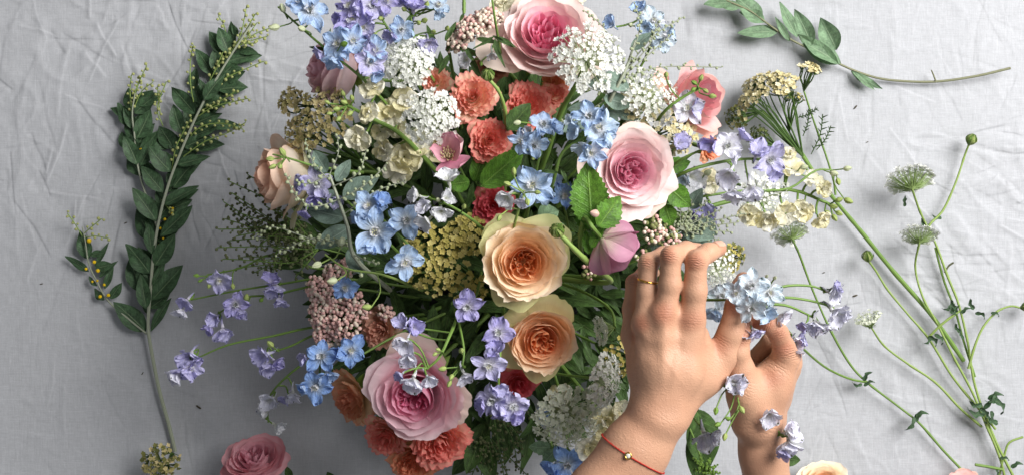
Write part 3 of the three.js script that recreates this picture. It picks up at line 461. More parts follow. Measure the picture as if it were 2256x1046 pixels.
function riceFlower(o) {
  const { clumps, label, group, sd = 1, mats = [M.beadPink, M.beadRose, M.beadCream] } = o; reseed(sd * 57 + 11);
  const c0 = clumps[0], t = thing('rice_flower', label, 'rice flower', group, P(c0[0], c0[1], (c0[3] ?? dome(c0[0], c0[1])) - 0.05)); const B = mats.map(() => []), tw = [];
  for (const [x, y, r, hh, n = 40] of clumps) {
    const h = hh ?? dome(x, y), R = r * S(h), c = P(x, y, h), root = c.clone().add(new V3(0, -0.035, 0)).lerp(t.position, 0.3), nn = domeN(x, y, 1.1), q = twistQ(nn, 0);
    for (let i = 0; i < n; i++) { const f = Math.sqrt((i + 0.5) / n), a = i * GA + rr(-0.4, 0.4); const p = new V3(Math.cos(a) * f * R, -0.4 * R * f * f + rr(-0.12, 0.12) * R, Math.sin(a) * f * R).applyQuaternion(q).add(c); B[Math.floor(rnd() * mats.length)].push(moved(bead(4.6 * S(h) * rr(0.75, 1.2), 1), p, undefined, new V3(1, 1.1, 1))); if (i % 2 === 0) tw.push(tube([p, p.clone().lerp(root, 0.5).addScaledVector(nn, -0.004), root], 0.0005, 4, 3)); }
    tw.push(tube([root, t.position], 0.0009, 5, 2));
  }
  B.forEach((b, i) => { if (b.length) { const m = partW(t, 'flower_buds', merge(b), mats[i]); m.userData.kind = 'stuff'; } }); partW(t, 'branches', merge(tw), M.stem).userData.kind = 'stuff'; localStem(t, stemPath(t.position.clone(), new V3(0, 1, 0)), 0.0014, M.stem); return t;
}

// ---------------------------------------------------------------- stock (pale yellow) and hellebore
const STK = [soft({ color: hex('#f8f3d6'), bumpMap: veinBump, bumpScale: 0.0008 }, 0.3), soft({ color: hex('#faf7e6'), bumpMap: veinBump, bumpScale: 0.0008 }, 0.3), soft({ color: hex('#f4ecc0'), bumpMap: veinBump, bumpScale: 0.0008 }, 0.3)];
reseed(33); const SPET = []; for (let i = 0; i < 5; i++) SPET.push(dpet(rr(-0.1, 0.3), rr(0.12, 0.20), rr(0.6, 0.72)));
function stock(o) {
  const { stem, flowers, buds = [], label, group, sd = 1 } = o; reseed(sd * 13 + 1); const pts = stem.map(([x, y, h]) => P(x, y, h ?? dome(x, y))); const t = thing('stock_stem', label, 'stock flower', group, pts[0]);
  const tubes = [tube(pts, (k) => 0.0026 * lerp(1, 0.6, k), 7)], sm = new THREE.CatmullRomCurve3(pts).getPoints(30);
  const near = (c) => sm.reduce((a, b) => (b.distanceTo(c) < a.distanceTo(c) ? b : a));
  for (const [px, py, r, tx = 0, tz = 0, ny = 1, dh = 0.008] of flowers) {
    const h = near(P(px, py, pts[0].y)).y + dh, c = P(px, py, h), n = NV(tx, tz, ny), R = r * S(h), f = sub(t, 'flower'); place(f, c.clone().sub(t.position), twistQ(n, rr(0, 6)), R);
    const dbl = rnd() < 0.6 ? 2 : 1; for (let L = 0; L < dbl; L++) for (let k = 0; k < (L ? 4 : 5); k++) { const m = part(f, 'petal', SPET[Math.floor(rnd() * 5)], STK[Math.floor(rnd() * 3)]); m.rotation.set(0, k * (L ? 1.57 : 1.2566) + rr(-0.25, 0.25), 0); m.rotateX(L ? rr(-1.1, -0.6) : rr(-0.5, 0.1)); m.scale.setScalar(L ? 0.6 : 1); }
    const base = c.clone().addScaledVector(n, -R * 0.7), j = near(base); const cal = part(f, 'calyx', BUD, M.sepal); cal.scale.set(0.42, 0.6, 0.42); cal.position.set(0, -0.62, 0); tubes.push(tube([j, j.clone().lerp(base, 0.6).addScaledVector(n, -R * 0.2), base], 0.0013, 5, 5));
  }
  for (const [px, py, r, tx, tz, ny = 0.6, m = M.budGreen] of buds) { const h = near(P(px, py, pts[0].y)).y + 0.006, c = P(px, py, h), n = NV(tx, tz, ny), R = r * S(h); const b = part(t, 'bud', BUD, m); const base = c.clone().addScaledVector(n, -R * 0.6); place(b, base.clone().sub(t.position), twistQ(n, 0), R); tubes.push(tube([near(base), base], 0.0009, 5, 2)); }
  partW(t, 'stem', merge(tubes), M.stem); return t;
}
// ================================================================ the bouquet
{ // the bowl that holds the stems, almost hidden under the flowers
  const t = thing('flower_bowl', 'dark ceramic footed bowl hidden under the bouquet', 'bowl', undefined, new V3(VASE.x, 0.004, VASE.z));
  part(t, 'bowl', new THREE.LatheGeometry([[0, 0.004], [0.05, 0.004], [0.045, 0.015], [0.03, 0.03], [0.05, 0.045], [0.085, 0.075], [0.095, 0.115], [0.09, 0.115], [0.08, 0.08], [0.045, 0.052], [0, 0.048]].map(([a, b]) => new THREE.Vector2(a, b)), 40), std({ color: hex('#3a3b3c'), roughness: 0.5 }));
}
// --- garden roses
rose({ px: 1205, py: 62, r: 108, h: 0.262, n: NV(0.02, -0.42), pal: 'pinkTop', label: 'large pale pink garden rose behind the white lace flower, hot pink heart', twist: 0.5, guardAt: 2.8 });
rose({ px: 1398, py: 376, r: 92, h: 0.298, n: NV(0.20, 0.06), pal: 'pink', label: 'large pale pink garden rose above the mauve hellebore by the hand', twist: 1.3, guardAt: 1.9 });
rose({ px: 905, py: 880, r: 104, h: 0.262, n: NV(-0.22, 0.30), pal: 'pinkDeep', label: 'large deep pink garden rose surrounded by ruffled coral roses', twist: 2.2, guardAt: 3.7, guards: 2 });
rose({ px: 1156, py: 578, r: 90, h: 0.318, n: NV(0.06, 0.04), pal: 'peach', cupped: true, label: 'open peach rose with green outer petals in the middle of the bouquet', twist: 0.2, guards: 5 });
rose({ px: 1195, py: 757, r: 80, h: 0.282, n: NV(0.10, 0.26), pal: 'peachDeep', cupped: true, label: 'open orange peach rose tucked under the larger peach rose', twist: 2.9, guards: 4 });
rose({ px: 698, py: 150, r: 70, h: 0.205, n: NV(-0.9, -0.15, 0.45), pal: 'pinkSide', kind: 'cup', deep: 1.3, label: 'half-open soft pink rose seen from its side under the blue delphinium', twist: 1.0, guards: 1 });
rose({ px: 1555, py: 205, r: 66, h: 0.215, n: NV(0.75, -0.35, 0.75), pal: 'pinkPeach', kind: 'cup', deep: 1.2, label: 'pink rose with peach outer petals behind the white lace and yarrow', twist: 2.0, guards: 2 });
rose({ px: 578, py: 388, r: 78, h: 0.205, n: NV(-1.3, 0.05, 0.5), pal: 'peachSide', kind: 'cup', deep: 1.35, label: 'pale peach rose facing sideways over the olive berry sprigs', twist: 0.6, guards: 3, guardAt: 1.2 });
// --- ruffled spray roses
const SR = (px, py, r, h, n, pal, label, more = {}) => rose({ px, py, r, h, n, pal, label, name: 'spray_rose', kind: 'ruffle', ...more });
SR(1040, 210, 54, 0.262, NV(-0.05, -0.15), 'coral', 'ruffled coral and cream rose beside the white lace flowers, above the pink hellebore');
SR(1165, 228, 54, 0.262, NV(0.1, -0.2), 'coralRed', 'ruffled coral rose behind a dark leaf, below the large pale pink rose');
SR(1082, 308, 50, 0.268, NV(0.2, 0.05), 'coralRed', 'ruffled bright coral rose pressed against the pink hellebore');
SR(1228, 205, 30, 0.245, NV(0.3, -0.3), 'coralRed', 'small coral rose edge peeping out beside the green lace stem', { count: 18 });
SR(1085, 122, 52, 0.225, NV(-0.3, -0.3), 'brick', 'brownish peach ruffled rose shaded under the large pale pink rose');
SR(1085, 455, 46, 0.245, NV(0, 0.1), 'red', 'shaded red ruffled rose above the open peach rose', { count: 22 });
SR(968, 985, 66, 0.215, NV(0.15, 0.4), 'coralRed', 'full ruffled coral rose under the deep pink rose petals');
SR(756, 885, 66, 0.175, NV(-0.7, 0.35, 0.7), 'wilted', 'wilting ochre and rust rose at the edge of the bouquet', { count: 20 });
SR(842, 972, 50, 0.195, NV(-0.4, 0.5), 'coralRed', 'coral frilled rose half hidden beneath the deep pink rose', { count: 22 });
SR(908, 1030, 56, 0.185, NV(-0.1, 0.6), 'peachRuffle', 'frilled peach rose below the deep pink rose, with rust edges', { count: 24 });
SR(1142, 852, 44, 0.225, NV(0.1, 0.3), 'red', 'dusky red rose half covered by lilac delphinium', { count: 18 });
SR(828, 728, 46, 0.205, NV(-0.4, 0.1), 'brick', 'shaded brick coloured rose beside the pink rice flower', { count: 20 });
SR(960, 178, 34, 0.235, NV(-0.1, -0.2), 'coral', 'small coral rose showing between two white lace flowers', { count: 18 });
SR(1222, 180, 34, 0.225, NV(0.2, -0.5), 'peachRuffle', 'small peach rose shaded beneath the large pale pink rose', { count: 16 });
SR(1575, 330, 30, 0.16, NV(0.6, 0.2), 'peachRuffle', 'small peach rose edge hidden behind lilac delphinium', { count: 14 });
// --- lace flowers in the bouquet
umbel({ px: 894, py: 130, r: 62, h: 0.272, fsize: 0.1, n: NV(-0.05, -0.12), label: 'white lace flower head below the lilac delphinium, upper of two touching', sag: 0.4 });
umbel({ px: 948, py: 258, r: 63, fsize: 0.1, h: 0.305, n: NV(0.0, 0.02), label: 'white lace flower head over the pale yellow stock, lower of two touching', sag: 0.4 });
umbel({ px: 1300, py: 118, r: 80, h: 0.298, n: NV(0.12, -0.30), label: 'white lace flower head overlapping the large pale pink rose', sag: 0.35, stemTo: [[1268, 190, 0.285], [1242, 235, 0.265], [1190, 380, 0.2], [1110, 580, 0.1]], srad: 0.0026 });
umbel({ px: 1440, py: 205, r: 70, h: 0.262, n: NV(0.4, -0.35), label: 'white lace flower head between silver leaves and the pink peach rose', count: 110 });
umbel({ px: 1250, py: 925, r: 76, h: 0.245, n: NV(0.12, 0.45), label: 'round white lace flower head showing its pale green centre by the wrist', sag: 0.3, mat: M.whiteGreen });
umbel({ px: 1345, py: 842, r: 64, h: 0.265, n: NV(0.95, 0.15, 0.62), label: 'tilted white lace flower head pressed beside the wrist', sag: 0.35 });
umbel({ px: 1322, py: 728, r: 42, h: 0.30, n: NV(-0.9, 0.15, 0.35), label: 'half-closed green and white lace flower leaning on the back of the hand', sag: 0.1, closed: 0.75, count: 60, mat: M.whiteGreen, back: true, fsize: 0.17, stemTo: [[1350, 690, 0.285], [1300, 650, 0.24], [1130, 590, 0.11]] });
umbel({ px: 1588, py: 598, r: 48, h: 0.27, n: NV(0.3, 0.35), label: 'white lace flower head under the curled fingers', count: 90 });
umbel({ px: 1692, py: 440, r: 62, h: 0.155, n: NV(0.3, 0.2), label: 'white lace flower head buried under lilac delphinium and yellow stock', count: 100 });
laceBud({ px: 1228, py: 508, r: 19, h: 0.345, n: NV(-0.45, -0.55), label: 'green lace flower bud leaning over the rim of the peach rose', stemTo: [[1262, 545, 0.335], [1310, 590, 0.31], [1345, 620, 0.27], [1130, 600, 0.11]], srad: 0.0026 });
laceBud({ px: 1075, py: 165, r: 17, h: 0.305, n: NV(-0.2, -0.8), label: 'green lace flower bud standing above the ruffled coral roses', stemTo: [[1098, 200, 0.295], [1112, 240, 0.28], [1115, 290, 0.25], [1105, 580, 0.1]], srad: 0.0019 });
// --- yarrow in the bouquet
yarrow({ lobes: [{ px: 952, py: 575, r: 76, h: 0.268, n: NV(-0.15, 0.1), count: 150, f: 7.2 }, { px: 1030, py: 515, r: 46, h: 0.262, n: NV(0, -0.1), count: 60, f: 7.2 }, { px: 1030, py: 640, r: 42, h: 0.25, n: NV(0.1, 0.2), count: 40, f: 7.2 }], mats: YOL, label: 'broad mustard yarrow cluster left of the open peach rose beneath blue delphinium', sd: 2 });
yarrow({ lobes: [{ px: 700, py: 248, r: 68, h: 0.235, n: NV(-0.35, -0.25), count: 150, sx: 1.1, f: 6.4 }, { px: 652, py: 295, r: 42, h: 0.215, n: NV(-0.5, 0), count: 60, f: 6.4 }], mats: YDK, label: 'brownish gold yarrow cluster behind the pale peach rose', sd: 3, joint: [800, 360, 0.17] });
yarrow({ lobes: [{ px: 632, py: 218, r: 32, h: 0.20, n: NV(-0.6, -0.35), count: 54, f: 6.0 }], mats: YDK, label: 'small brownish gold yarrow cluster beside the half-open pink rose', sd: 4, joint: [690, 235, 0.17] });
yarrow({ lobes: [{ px: 1500, py: 288, r: 52, h: 0.225, n: NV(0.4, -0.05), count: 85, f: 6.6 }], mats: YPL, label: 'pale yellow yarrow cluster under the pink peach rose', sd: 5 });
yarrow({ lobes: [{ px: 1412, py: 232, r: 52, h: 0.242, n: NV(0.25, -0.25), count: 75, f: 6.6 }], mats: YPL, label: 'pale yellow yarrow cluster between the white lace and the top of the pink rose', sd: 6 });
yarrow({ lobes: [{ px: 1625, py: 568, r: 32, h: 0.22, n: NV(0.7, 0.1), count: 44, f: 6.0 }, { px: 1600, py: 560, r: 22, h: 0.235, n: NV(0.2, 0), count: 20, f: 6 }], mats: YGR.concat(YOL[2]), label: 'olive green yarrow cluster at the fingertips', sd: 7 });
yarrow({ lobes: [{ px: 1380, py: 790, r: 46, h: 0.235, n: NV(0.5, 0.2), count: 50, f: 6.0 }], mats: YOL, label: 'mustard yarrow shaded under the hand', sd: 8 });
// --- rice flower
riceFlower({ clumps: [[690, 640, 32, 0.2, 74], [700, 700, 38, 0.2, 104], [745, 725, 46, 0.21, 140], [775, 680, 36, 0.215, 90], [728, 608, 30, 0.205, 60], [760, 590, 22, 0.21, 30], [705, 748, 26, 0.195, 50], [845, 690, 20, 0.21, 22], [725, 660, 26, 0.205, 46]], label: 'pink rice flower cluster above the blue delphinium, left of the bouquet centre', sd: 1 });
riceFlower({ clumps: [[1012, 78, 30, 0.24, 80], [1040, 50, 38, 0.245, 110], [1075, 30, 34, 0.245, 90], [1000, 100, 18, 0.23, 28]], label: 'beige rice flower cluster beside the large pale pink rose', sd: 2, mats: [M.beadCream, M.beadCream, M.beadRose] });
riceFlower({ clumps: [[1450, 505, 34, 0.245, 50], [1485, 530, 30, 0.24, 40], [1420, 570, 20, 0.24, 20], [1300, 600, 18, 0.25, 14]], label: 'dusty pink rice flower shaded above the curled fingers', sd: 3, mats: [M.beadRose, M.beadOlive, M.beadCream] });
// --- acacia sprigs in the bouquet
const fan = (cx, cy, tips, h0, h1) => tips.map(([x, y, bx = 0, by = 0]) => [[cx, cy, h0], [(cx + x) / 2 + bx, (cy + y) / 2 + by, (h0 + h1) / 2 + 0.01], [x, y, h1]]);
beadSpray({ main: [[900, 590, 0.15], [760, 560, 0.165], [640, 530, 0.17]], branches: [...fan(680, 540, [[505, 400, 10, -20], [520, 440], [492, 445, 0, 10], [495, 482], [480, 505, 10, -15], [478, 545], [490, 570, 20, 15], [520, 590, 20, 10], [560, 600], [545, 385, 20, -20], [570, 420], [510, 465, -10, 10], [505, 530, 0, -10], [535, 565, 10, 10], [590, 590, 10, 10]], 0.17, 0.15), ...fan(700, 550, [[590, 520, 0, -10], [600, 545], [640, 580], [570, 575, 10, 15], [650, 610], [620, 480], [585, 455, 10, -10], [640, 500]], 0.175, 0.18), ...fan(620, 500, [[530, 470], [520, 520], [560, 550], [545, 500], [600, 600], [510, 425]], 0.17, 0.165)], bead: M.beadDark, stemMat: M.stem, label: 'olive berry sprig fanning out below the pale peach rose', beadR: 5.2, gap: 12, spread: 13, sd: 3, leaves: [[640, 520, 190, 80, 0.22, 0.165, M.leafDark], [690, 560, 160, 90, 0.22, 0.16, M.leafDark], [700, 520, 200, 90, 0.22, 0.16, M.leafDark]] });
beadSpray({ main: [[860, 640, 0.2], [777, 560, 0.25], [765, 500, 0.262], [745, 440, 0.268], [725, 385, 0.268]], branches: [[[745, 440, 0.268], [690, 455, 0.27], [650, 430, 0.27], [630, 385, 0.265]], [[735, 410, 0.268], [685, 350, 0.265], [672, 310, 0.26]], [[725, 385, 0.268], [745, 335, 0.272], [742, 300, 0.27]], [[735, 410, 0.27], [790, 380, 0.28], [805, 335, 0.28]], [[745, 440, 0.27], [800, 410, 0.28], [850, 365, 0.28]], [[760, 470, 0.265], [830, 420, 0.28], [890, 400, 0.28]], [[770, 530, 0.25], [700, 530, 0.25], [600, 500, 0.24], [560, 525, 0.22]], [[775, 545, 0.25], [690, 525, 0.25], [610, 560, 0.23]], [[777, 560, 0.25], [810, 575, 0.26], [830, 580, 0.26]], [[725, 385, 0.268], [680, 405, 0.27], [655, 400, 0.27]]], bead: M.beadSilver, label: 'silvery acacia sprig with grey leaves and pale buds over the lilac flower', beadR: 5.4, gap: 11, spread: 8, sd: 5, rad: 0.0024, leaves: [[720, 380, 235, 62, 0.3, 0.262], [755, 435, -30, 90, 0.26, 0.262], [760, 480, 190, 100, 0.22, 0.25], [770, 500, 150, 90, 0.25, 0.24], [740, 400, -60, 60, 0.25, 0.26], [765, 550, 60, 70, 0.25, 0.24], [770, 540, 25, 110, 0.2, 0.22, M.leafDark], [740, 420, 140, 60, 0.3, 0.255]] });
beadSpray({ main: [[1290, 320, 0.2], [1345, 220, 0.262], [1380, 150, 0.27], [1400, 90, 0.26]], branches: [[[1385, 140, 0.27], [1410, 60, 0.27], [1400, 10, 0.26]], [[1375, 160, 0.27], [1440, 80, 0.26], [1505, 38, 0.24]], [[1370, 170, 0.27], [1430, 120, 0.26], [1480, 75, 0.25]], [[1365, 180, 0.27], [1440, 150, 0.26], [1590, 148, 0.23]], [[1380, 150, 0.27], [1330, 60, 0.26], [1290, 25, 0.26]], [[1350, 210, 0.26], [1290, 190, 0.265], [1250, 160, 0.26]], [[1350, 210, 0.262], [1270, 260, 0.25], [1230, 270, 0.25]], [[1375, 160, 0.27], [1430, 100, 0.27], [1450, 50, 0.27]], [[1360, 190, 0.26], [1420, 180, 0.26], [1450, 160, 0.26]]], bead: M.beadSilver, label: 'silvery acacia sprig with pale buds reaching past the white lace flower', beadR: 4.6, gap: 12, spread: 8, sd: 6, rad: 0.0022, leaves: [[1325, 165, 20, 75, 0.28, 0.27], [1330, 215, 10, 70, 0.28, 0.262], [1310, 240, 180, 60, 0.28, 0.25], [1330, 240, 60, 60, 0.3, 0.25], [1300, 260, 150, 70, 0.3, 0.24], [1390, 110, -40, 60, 0.22, 0.25], [1345, 190, 200, 70, 0.26, 0.25], [1350, 230, 30, 70, 0.3, 0.24]] });
beadSpray({ main: [[1130, 760, 0.15], [1085, 900, 0.14], [1070, 1060, 0.12]], branches: [...fan(1085, 900, [[1150, 980, 10, -10], [1140, 1030, 15, 0], [1110, 1046], [1150, 1010, 20, 0], [1175, 920, 0, -15], [1130, 950]], 0.15, 0.13), ...fan(1075, 960, [[1040, 1046], [1060, 1046], [1020, 1000], [1090, 1060], [1125, 1060], [1160, 1045]], 0.14, 0.12)], bead: M.beadDark, stemMat: M.stemDark, label: 'dark berry sprig hanging below the lilac delphinium beside the coral rose', beadR: 4.6, gap: 12, spread: 12, sd: 8, leaves: [[1080, 880, 70, 110, 0.22, 0.135, M.leafDark], [1070, 930, 110, 120, 0.22, 0.13, M.leafDark], [1060, 960, 75, 110, 0.22, 0.125, M.leafDark], [1090, 860, 40, 90, 0.22, 0.135, M.leafDark], [1050, 980, 130, 90, 0.22, 0.12, M.leafDark]] });
beadSpray({ main: [[1400, 560, 0.18], [1470, 520, 0.225], [1540, 480, 0.215]], branches: [...fan(1500, 505, [[1560, 440], [1530, 430], [1590, 460], [1625, 490], [1610, 510], [1590, 530], [1470, 480], [1500, 450], [1640, 470]], 0.225, 0.2), ...fan(1430, 540, [[1460, 480], [1500, 500], [1420, 490]], 0.22, 0.22)], bead: M.beadSilver, label: 'grey green acacia sprig with round leaves above the fingertips', beadR: 4.6, gap: 11, spread: 9, sd: 9, leaves: [[1500, 500, 20, 80, 0.28, 0.215], [1540, 480, 40, 60, 0.3, 0.205], [1480, 530, 10, 100, 0.28, 0.205], [1520, 460, -60, 55, 0.3, 0.205], [1450, 500, 90, 60, 0.3, 0.21], [1545, 510, 60, 50, 0.3, 0.19]] });
// --- pale yellow stock
stock({ stem: [[1000, 420, 0.19], [875, 290, 0.25], [820, 262, 0.262], [765, 232, 0.258]], flowers: [[820, 195, 30, -0.2, -0.7], [855, 250, 34, 0.2, -0.2], [790, 305, 32, -0.5, 0.4], [812, 250, 26, -0.3, -0.3], [838, 290, 22, -0.1, 0.3], [890, 345, 42, 0.05, 0.3], [875, 375, 34, -0.1, 0.6], [890, 225, 34, 0.1, -0.2], [870, 275, 30, 0.3, 0.2], [920, 310, 34, 0.2, 0.4], [960, 330, 30, 0.3, 0.3], [845, 330, 26, -0.4, 0.3]], buds: [[757, 225, 15, -0.8, -0.3], [740, 240, 15, -0.9, 0.2], [770, 250, 15, -0.6, 0.5], [775, 215, 14, -0.3, -0.9], [745, 262, 14, -0.6, 0.7], [725, 250, 12, -1, 0.1], [830, 290, 15, 0, 0.6], [755, 205, 13, -0.4, -0.9], [720, 225, 12, -0.9, -0.5]], label: 'pale yellow stock stem with grey buds under the white lace flowers', sd: 1 });
stock({ stem: [[1480, 480, 0.17], [1620, 440, 0.16], [1740, 418, 0.14], [1830, 450, 0.125]], flowers: [[1652, 472, 27, -0.1, 0.6], [1690, 482, 28, 0, 0.7], [1732, 470, 30, 0.1, 0.6], [1768, 462, 28, 0.2, 0.5], [1792, 395, 24, 0.5, -0.4], [1814, 418, 22, 0.7, 0.1], [1808, 482, 24, 0.4, 0.8], [1745, 372, 30, 0.2, -0.6], [1738, 340, 18, 0.1, -0.8], [1560, 400, 30, 0.2, -0.2]], buds: [[1838, 455, 17, 0.9, 0.2], [1850, 470, 16, 0.9, 0.5], [1840, 480, 17, 0.5, 0.9], [1825, 470, 16, 0.6, 0.6], [1850, 440, 16, 0.9, -0.3], [1770, 480, 15, 0.1, 0.9]], label: 'pale yellow stock stem spilling out past the lilac delphinium', sd: 2 });
stock({ stem: [[1240, 120, 0.18], [1240, 40, 0.215], [1235, -20, 0.21]], flowers: [[1240, 4, 36, 0.1, -0.8], [1265, -6, 30, 0.4, -0.8], [1110, 8, 32, -0.4, -0.5], [1215, -12, 32, -0.2, -0.8]], buds: [], label: 'bright yellow stock behind the top of the large pale pink rose', sd: 3 });
stock({ stem: [[1200, 760, 0.14], [1330, 920, 0.19], [1370, 980, 0.185]], flowers: [[1335, 925, 38, 0.3, 0.3], [1370, 905, 30, 0.5, 0.1], [1300, 985, 34, 0, 0.6], [1340, 965, 34, 0.3, 0.5], [1235, 870, 30, 0, 0.2]], buds: [], label: 'pale yellow stock hidden between the lace flowers and the wrist', sd: 4 });
// --- hellebores
function hellebore(o) {
  const { px, py, r, h, n, label, petals, sd, eye, buds = [], stemTo } = o; reseed(sd); const R = r * S(h), c = P(px, py, h), t = thing('hellebore', label, 'hellebore', undefined, c.clone()); t.quaternion.copy(twistQ(n, o.twist ?? 0)); t.updateMatrixWorld(true);
  for (const [ang, pitch, L, W, c0, c1, ce] of petals) { const ph = rr(0, 9); const g = sheet(14, 14, (uu, v) => { const u = uu * 2 - 1, w = W * R * (0.2 + 0.8 * Math.pow(Math.sin(Math.PI * 0.5 * Math.min(1, v / 0.58)), 0.9)) * (v > 0.58 ? Math.sqrt(Math.max(0.02, 1 - ((v - 0.58) / 0.44) ** 2)) : 1); return [u * w, R * (0.10 * u * u * (1 - v * 0.3) + 0.28 * v * v - 0.12 * v) + R * 0.03 * Math.sin(u * 3 + ph) * v, R * 0.04 + v * L * R * (1 - 0.10 * u * u)]; }, (uu, v) => { const u = Math.abs(uu * 2 - 1); let k = mixc(lin(c0), lin(c1), smooth(0.0, 0.6, v)); k = mixc(k, lin(ce), smooth(0.6, 1, Math.max(v, u)) * 0.7); const z = 1 + 0.12 * vnoise((uu - 0.5) / (0.3 + v) * 16, v * 2 + ph); return k.map((x) => x * z); }); const m = part(t, 'petal', g, M.petal); m.rotation.set(0, ang, 0); m.rotateX(-pitch); }
  if (eye) { const a = []; for (let i = 0; i < 26; i++) { const th = i * GA, f = Math.sqrt(i / 26) * 0.22; const p = new V3(Math.cos(th) * f * R * 1.3, R * rr(0.22, 0.34), Math.sin(th) * f * R * 1.3); a.push(tube([new V3(p.x * 0.3, 0, p.z * 0.3), p], R * 0.012, 4, 2), tube([p, p.clone().add(new V3(0, R * 0.05, 0))], R * 0.028, 5, 1)); } part(t, 'stamens', merge(a), M.stamen).userData.kind = 'stuff'; for (let i = 0; i < 8; i++) { const g = leafGeo({ L: R * 0.22, W: R * 0.07, fold: 0.8, nu: 4, nv: 6 }); const m = part(t, 'nectary', g, M.budGreen); m.rotation.y = i * 0.785; m.rotateX(-0.7); } }
  localStem(t, stemTo ? [c, ...stemTo.map((p) => P(...p))] : stemPath(c.clone(), n), 0.0022, M.stem);
  for (const [x, y, hh, rr_, dx, dz, m] of buds) { const b = part(t, 'bud', BUD, m); const nn = NV(dx, dz, 0.5), s = rr_ * S(hh), pos = P(x, y, hh).addScaledVector(nn, -s * 0.6); const inv = t.quaternion.clone().invert(); b.position.copy(pos.clone().sub(t.position).applyQuaternion(inv)); b.quaternion.copy(inv.multiply(twistQ(nn, 0))); b.scale.set(s * 1.2, s, s * 1.2); }
  return t;
}
hellebore({ px: 990, py: 348, r: 66, h: 0.292, n: NV(-0.1, -0.55), twist: 0, sd: 5, eye: true, label: 'open pink hellebore with cream stamens beside the coral roses', petals: [[0.45, 0.25, 0.75, 0.62, '#c4708e', '#d68fa6', '#dfa3b6'], [1.75, 0.9, 1.1, 0.46, '#e6a8b4', '#ecbac0', '#f0c8c8'], [2.6, 1.0, 1.05, 0.45, '#dba4b2', '#e4b0bb', '#c87e9c'], [-1.35, 0.75, 0.9, 0.35, '#cf8fa3', '#e0aab8', '#d894a6'], [-2.4, 0.6, 0.8, 0.4, '#b9a860', '#c5b473', '#cbb67c']] });
const HB = M.beadPink;
hellebore({ px: 1322, py: 520, r: 82, h: 0.330, n: NV(0.62, 0.55, -0.42), twist: 0.3, sd: 6, eye: false, label: 'drooping mauve hellebore showing the back of its petals above the hand', petals: [0.2, 1.45, 2.7, -1.1, -2.4].map((a, i) => [a, [0.72, 0.8, 0.7, 0.85, 0.75][i], 1.05, 0.8, ['#cdbfa8', '#d3c4ae', '#c6b8a2', '#cbbca6', '#c6b8a2'][i], ['#d8a6ba', '#deacbe', '#d09cb2', '#d4a0b6', '#d09cb2'][i], ['#c4829f', '#ca8aa4', '#bd7b98', '#c07e9b', '#bd7b98'][i]]), stemTo: [[1305, 500, 0.345], [1290, 480, 0.34], [1282, 560, 0.30], [1330, 605, 0.26], [1150, 600, 0.12]], buds: [[1310, 470, 0.355, 20, -0.9, -0.25, std({ color: hex('#cfae9e'), roughness: 0.5 })]] });
// hellebore leaf spray: bright toothed leaflets beside the bud
function leafSpray(label, mat, leaves, name = 'leaf_sprig', stemTo, group) {
  reseed(Math.round(leaves[0][0] * 3)); const b0 = P(leaves[0][0], leaves[0][1], leaves[0][5] ?? dome(leaves[0][0], leaves[0][1])); const t = thing(name, label, 'leaf', group, b0);
  for (const [x, y, ang, L, w, h, tx = 0, tz = 0, serr = 0, curve = -0.05] of leaves) { const hh = h ?? dome(x, y), a = ang * Math.PI / 180; leafOn(t, mat, P(x, y, hh), new V3(Math.cos(a), 0.02, Math.sin(a)), NV(tx, tz), { L: L * S(hh), W: L * w * S(hh), curve, fold: 0.22, wave: 0.02, serr, nu: 8, nv: serr ? 36 : 16 }); }
  localStem(t, stemTo ? [b0, ...stemTo.map((p) => P(...p))] : stemPath(b0.clone(), NV(0, 0)), 0.0018, M.stem); return t;
}
leafSpray('bright green toothed leaves behind the hellebore bud, touching the pale pink rose', M.leafBright, [[1305, 500, -95, 145, 0.30, 0.338, -0.2, 0, 0.22], [1318, 500, -52, 85, 0.36, 0.345, 0.25, 0.1, 0.22], [1300, 505, -120, 60, 0.32, 0.33, -0.3, 0.1, 0.22], [1302, 545, -60, 60, 0.22, 0.325, -0.3, 0.3, 0.2], [1300, 560, -100, 55, 0.22, 0.32, -0.2, 0.2, 0.2]], 'hellebore_leaf');
leafSpray('broad dark green leaf lying between the coral and blue flowers', M.leafBright, [[1060, 410, -42, 125, 0.26, 0.262, 0.1, 0.35, 0.1], [1045, 400, -70, 80, 0.25, 0.25, -0.1, 0.3, 0.1], [1035, 400, 170, 50, 0.4, 0.27, 0, 0.3, 0.1]], 'rose_leaf');
leafSpray('green leaves at the edge of the pale pink rose under lilac delphinium', M.leafBright, [[1468, 370, -15, 60, 0.3, 0.24, 0.2, -0.1, 0.1], [1470, 410, 40, 75, 0.33, 0.245, 0.2, 0.2, 0.1], [1465, 450, 70, 55, 0.35, 0.235, 0.1, 0.3, 0.1], [1440, 470, 110, 40, 0.35, 0.24, 0, 0.3, 0.1]], 'rose_leaf');
leafSpray('dark leaf folded in front of the ruffled coral rose', M.leafDark, [[1120, 285, -50, 75, 0.32, 0.272, 0, 0.2, 0.1], [1075, 250, 150, 45, 0.3, 0.25, 0, 0.2, 0.1]], 'rose_leaf');
leafSpray('pale green outer leaves above the open peach rose', M.leafPale, [[1185, 480, -20, 50, 0.5, 0.285, 0.1, -0.2], [1215, 500, 30, 40, 0.5, 0.275, 0.2, 0]], 'rose_leaf');
leafSpray('long dark green leaves hanging beside the wrist over green buds', M.leafDark, [[1535, 900, 75, 150, 0.26, 0.11, 0.3, 0.1], [1720, 1010, 10, 50, 0.3, 0.1, 0.2, 0.2], [1545, 930, 95, 140, 0.2, 0.105, -0.2, 0.1]], 'long_leaf', [[1450, 800, 0.1], [1200, 640, 0.1]]);
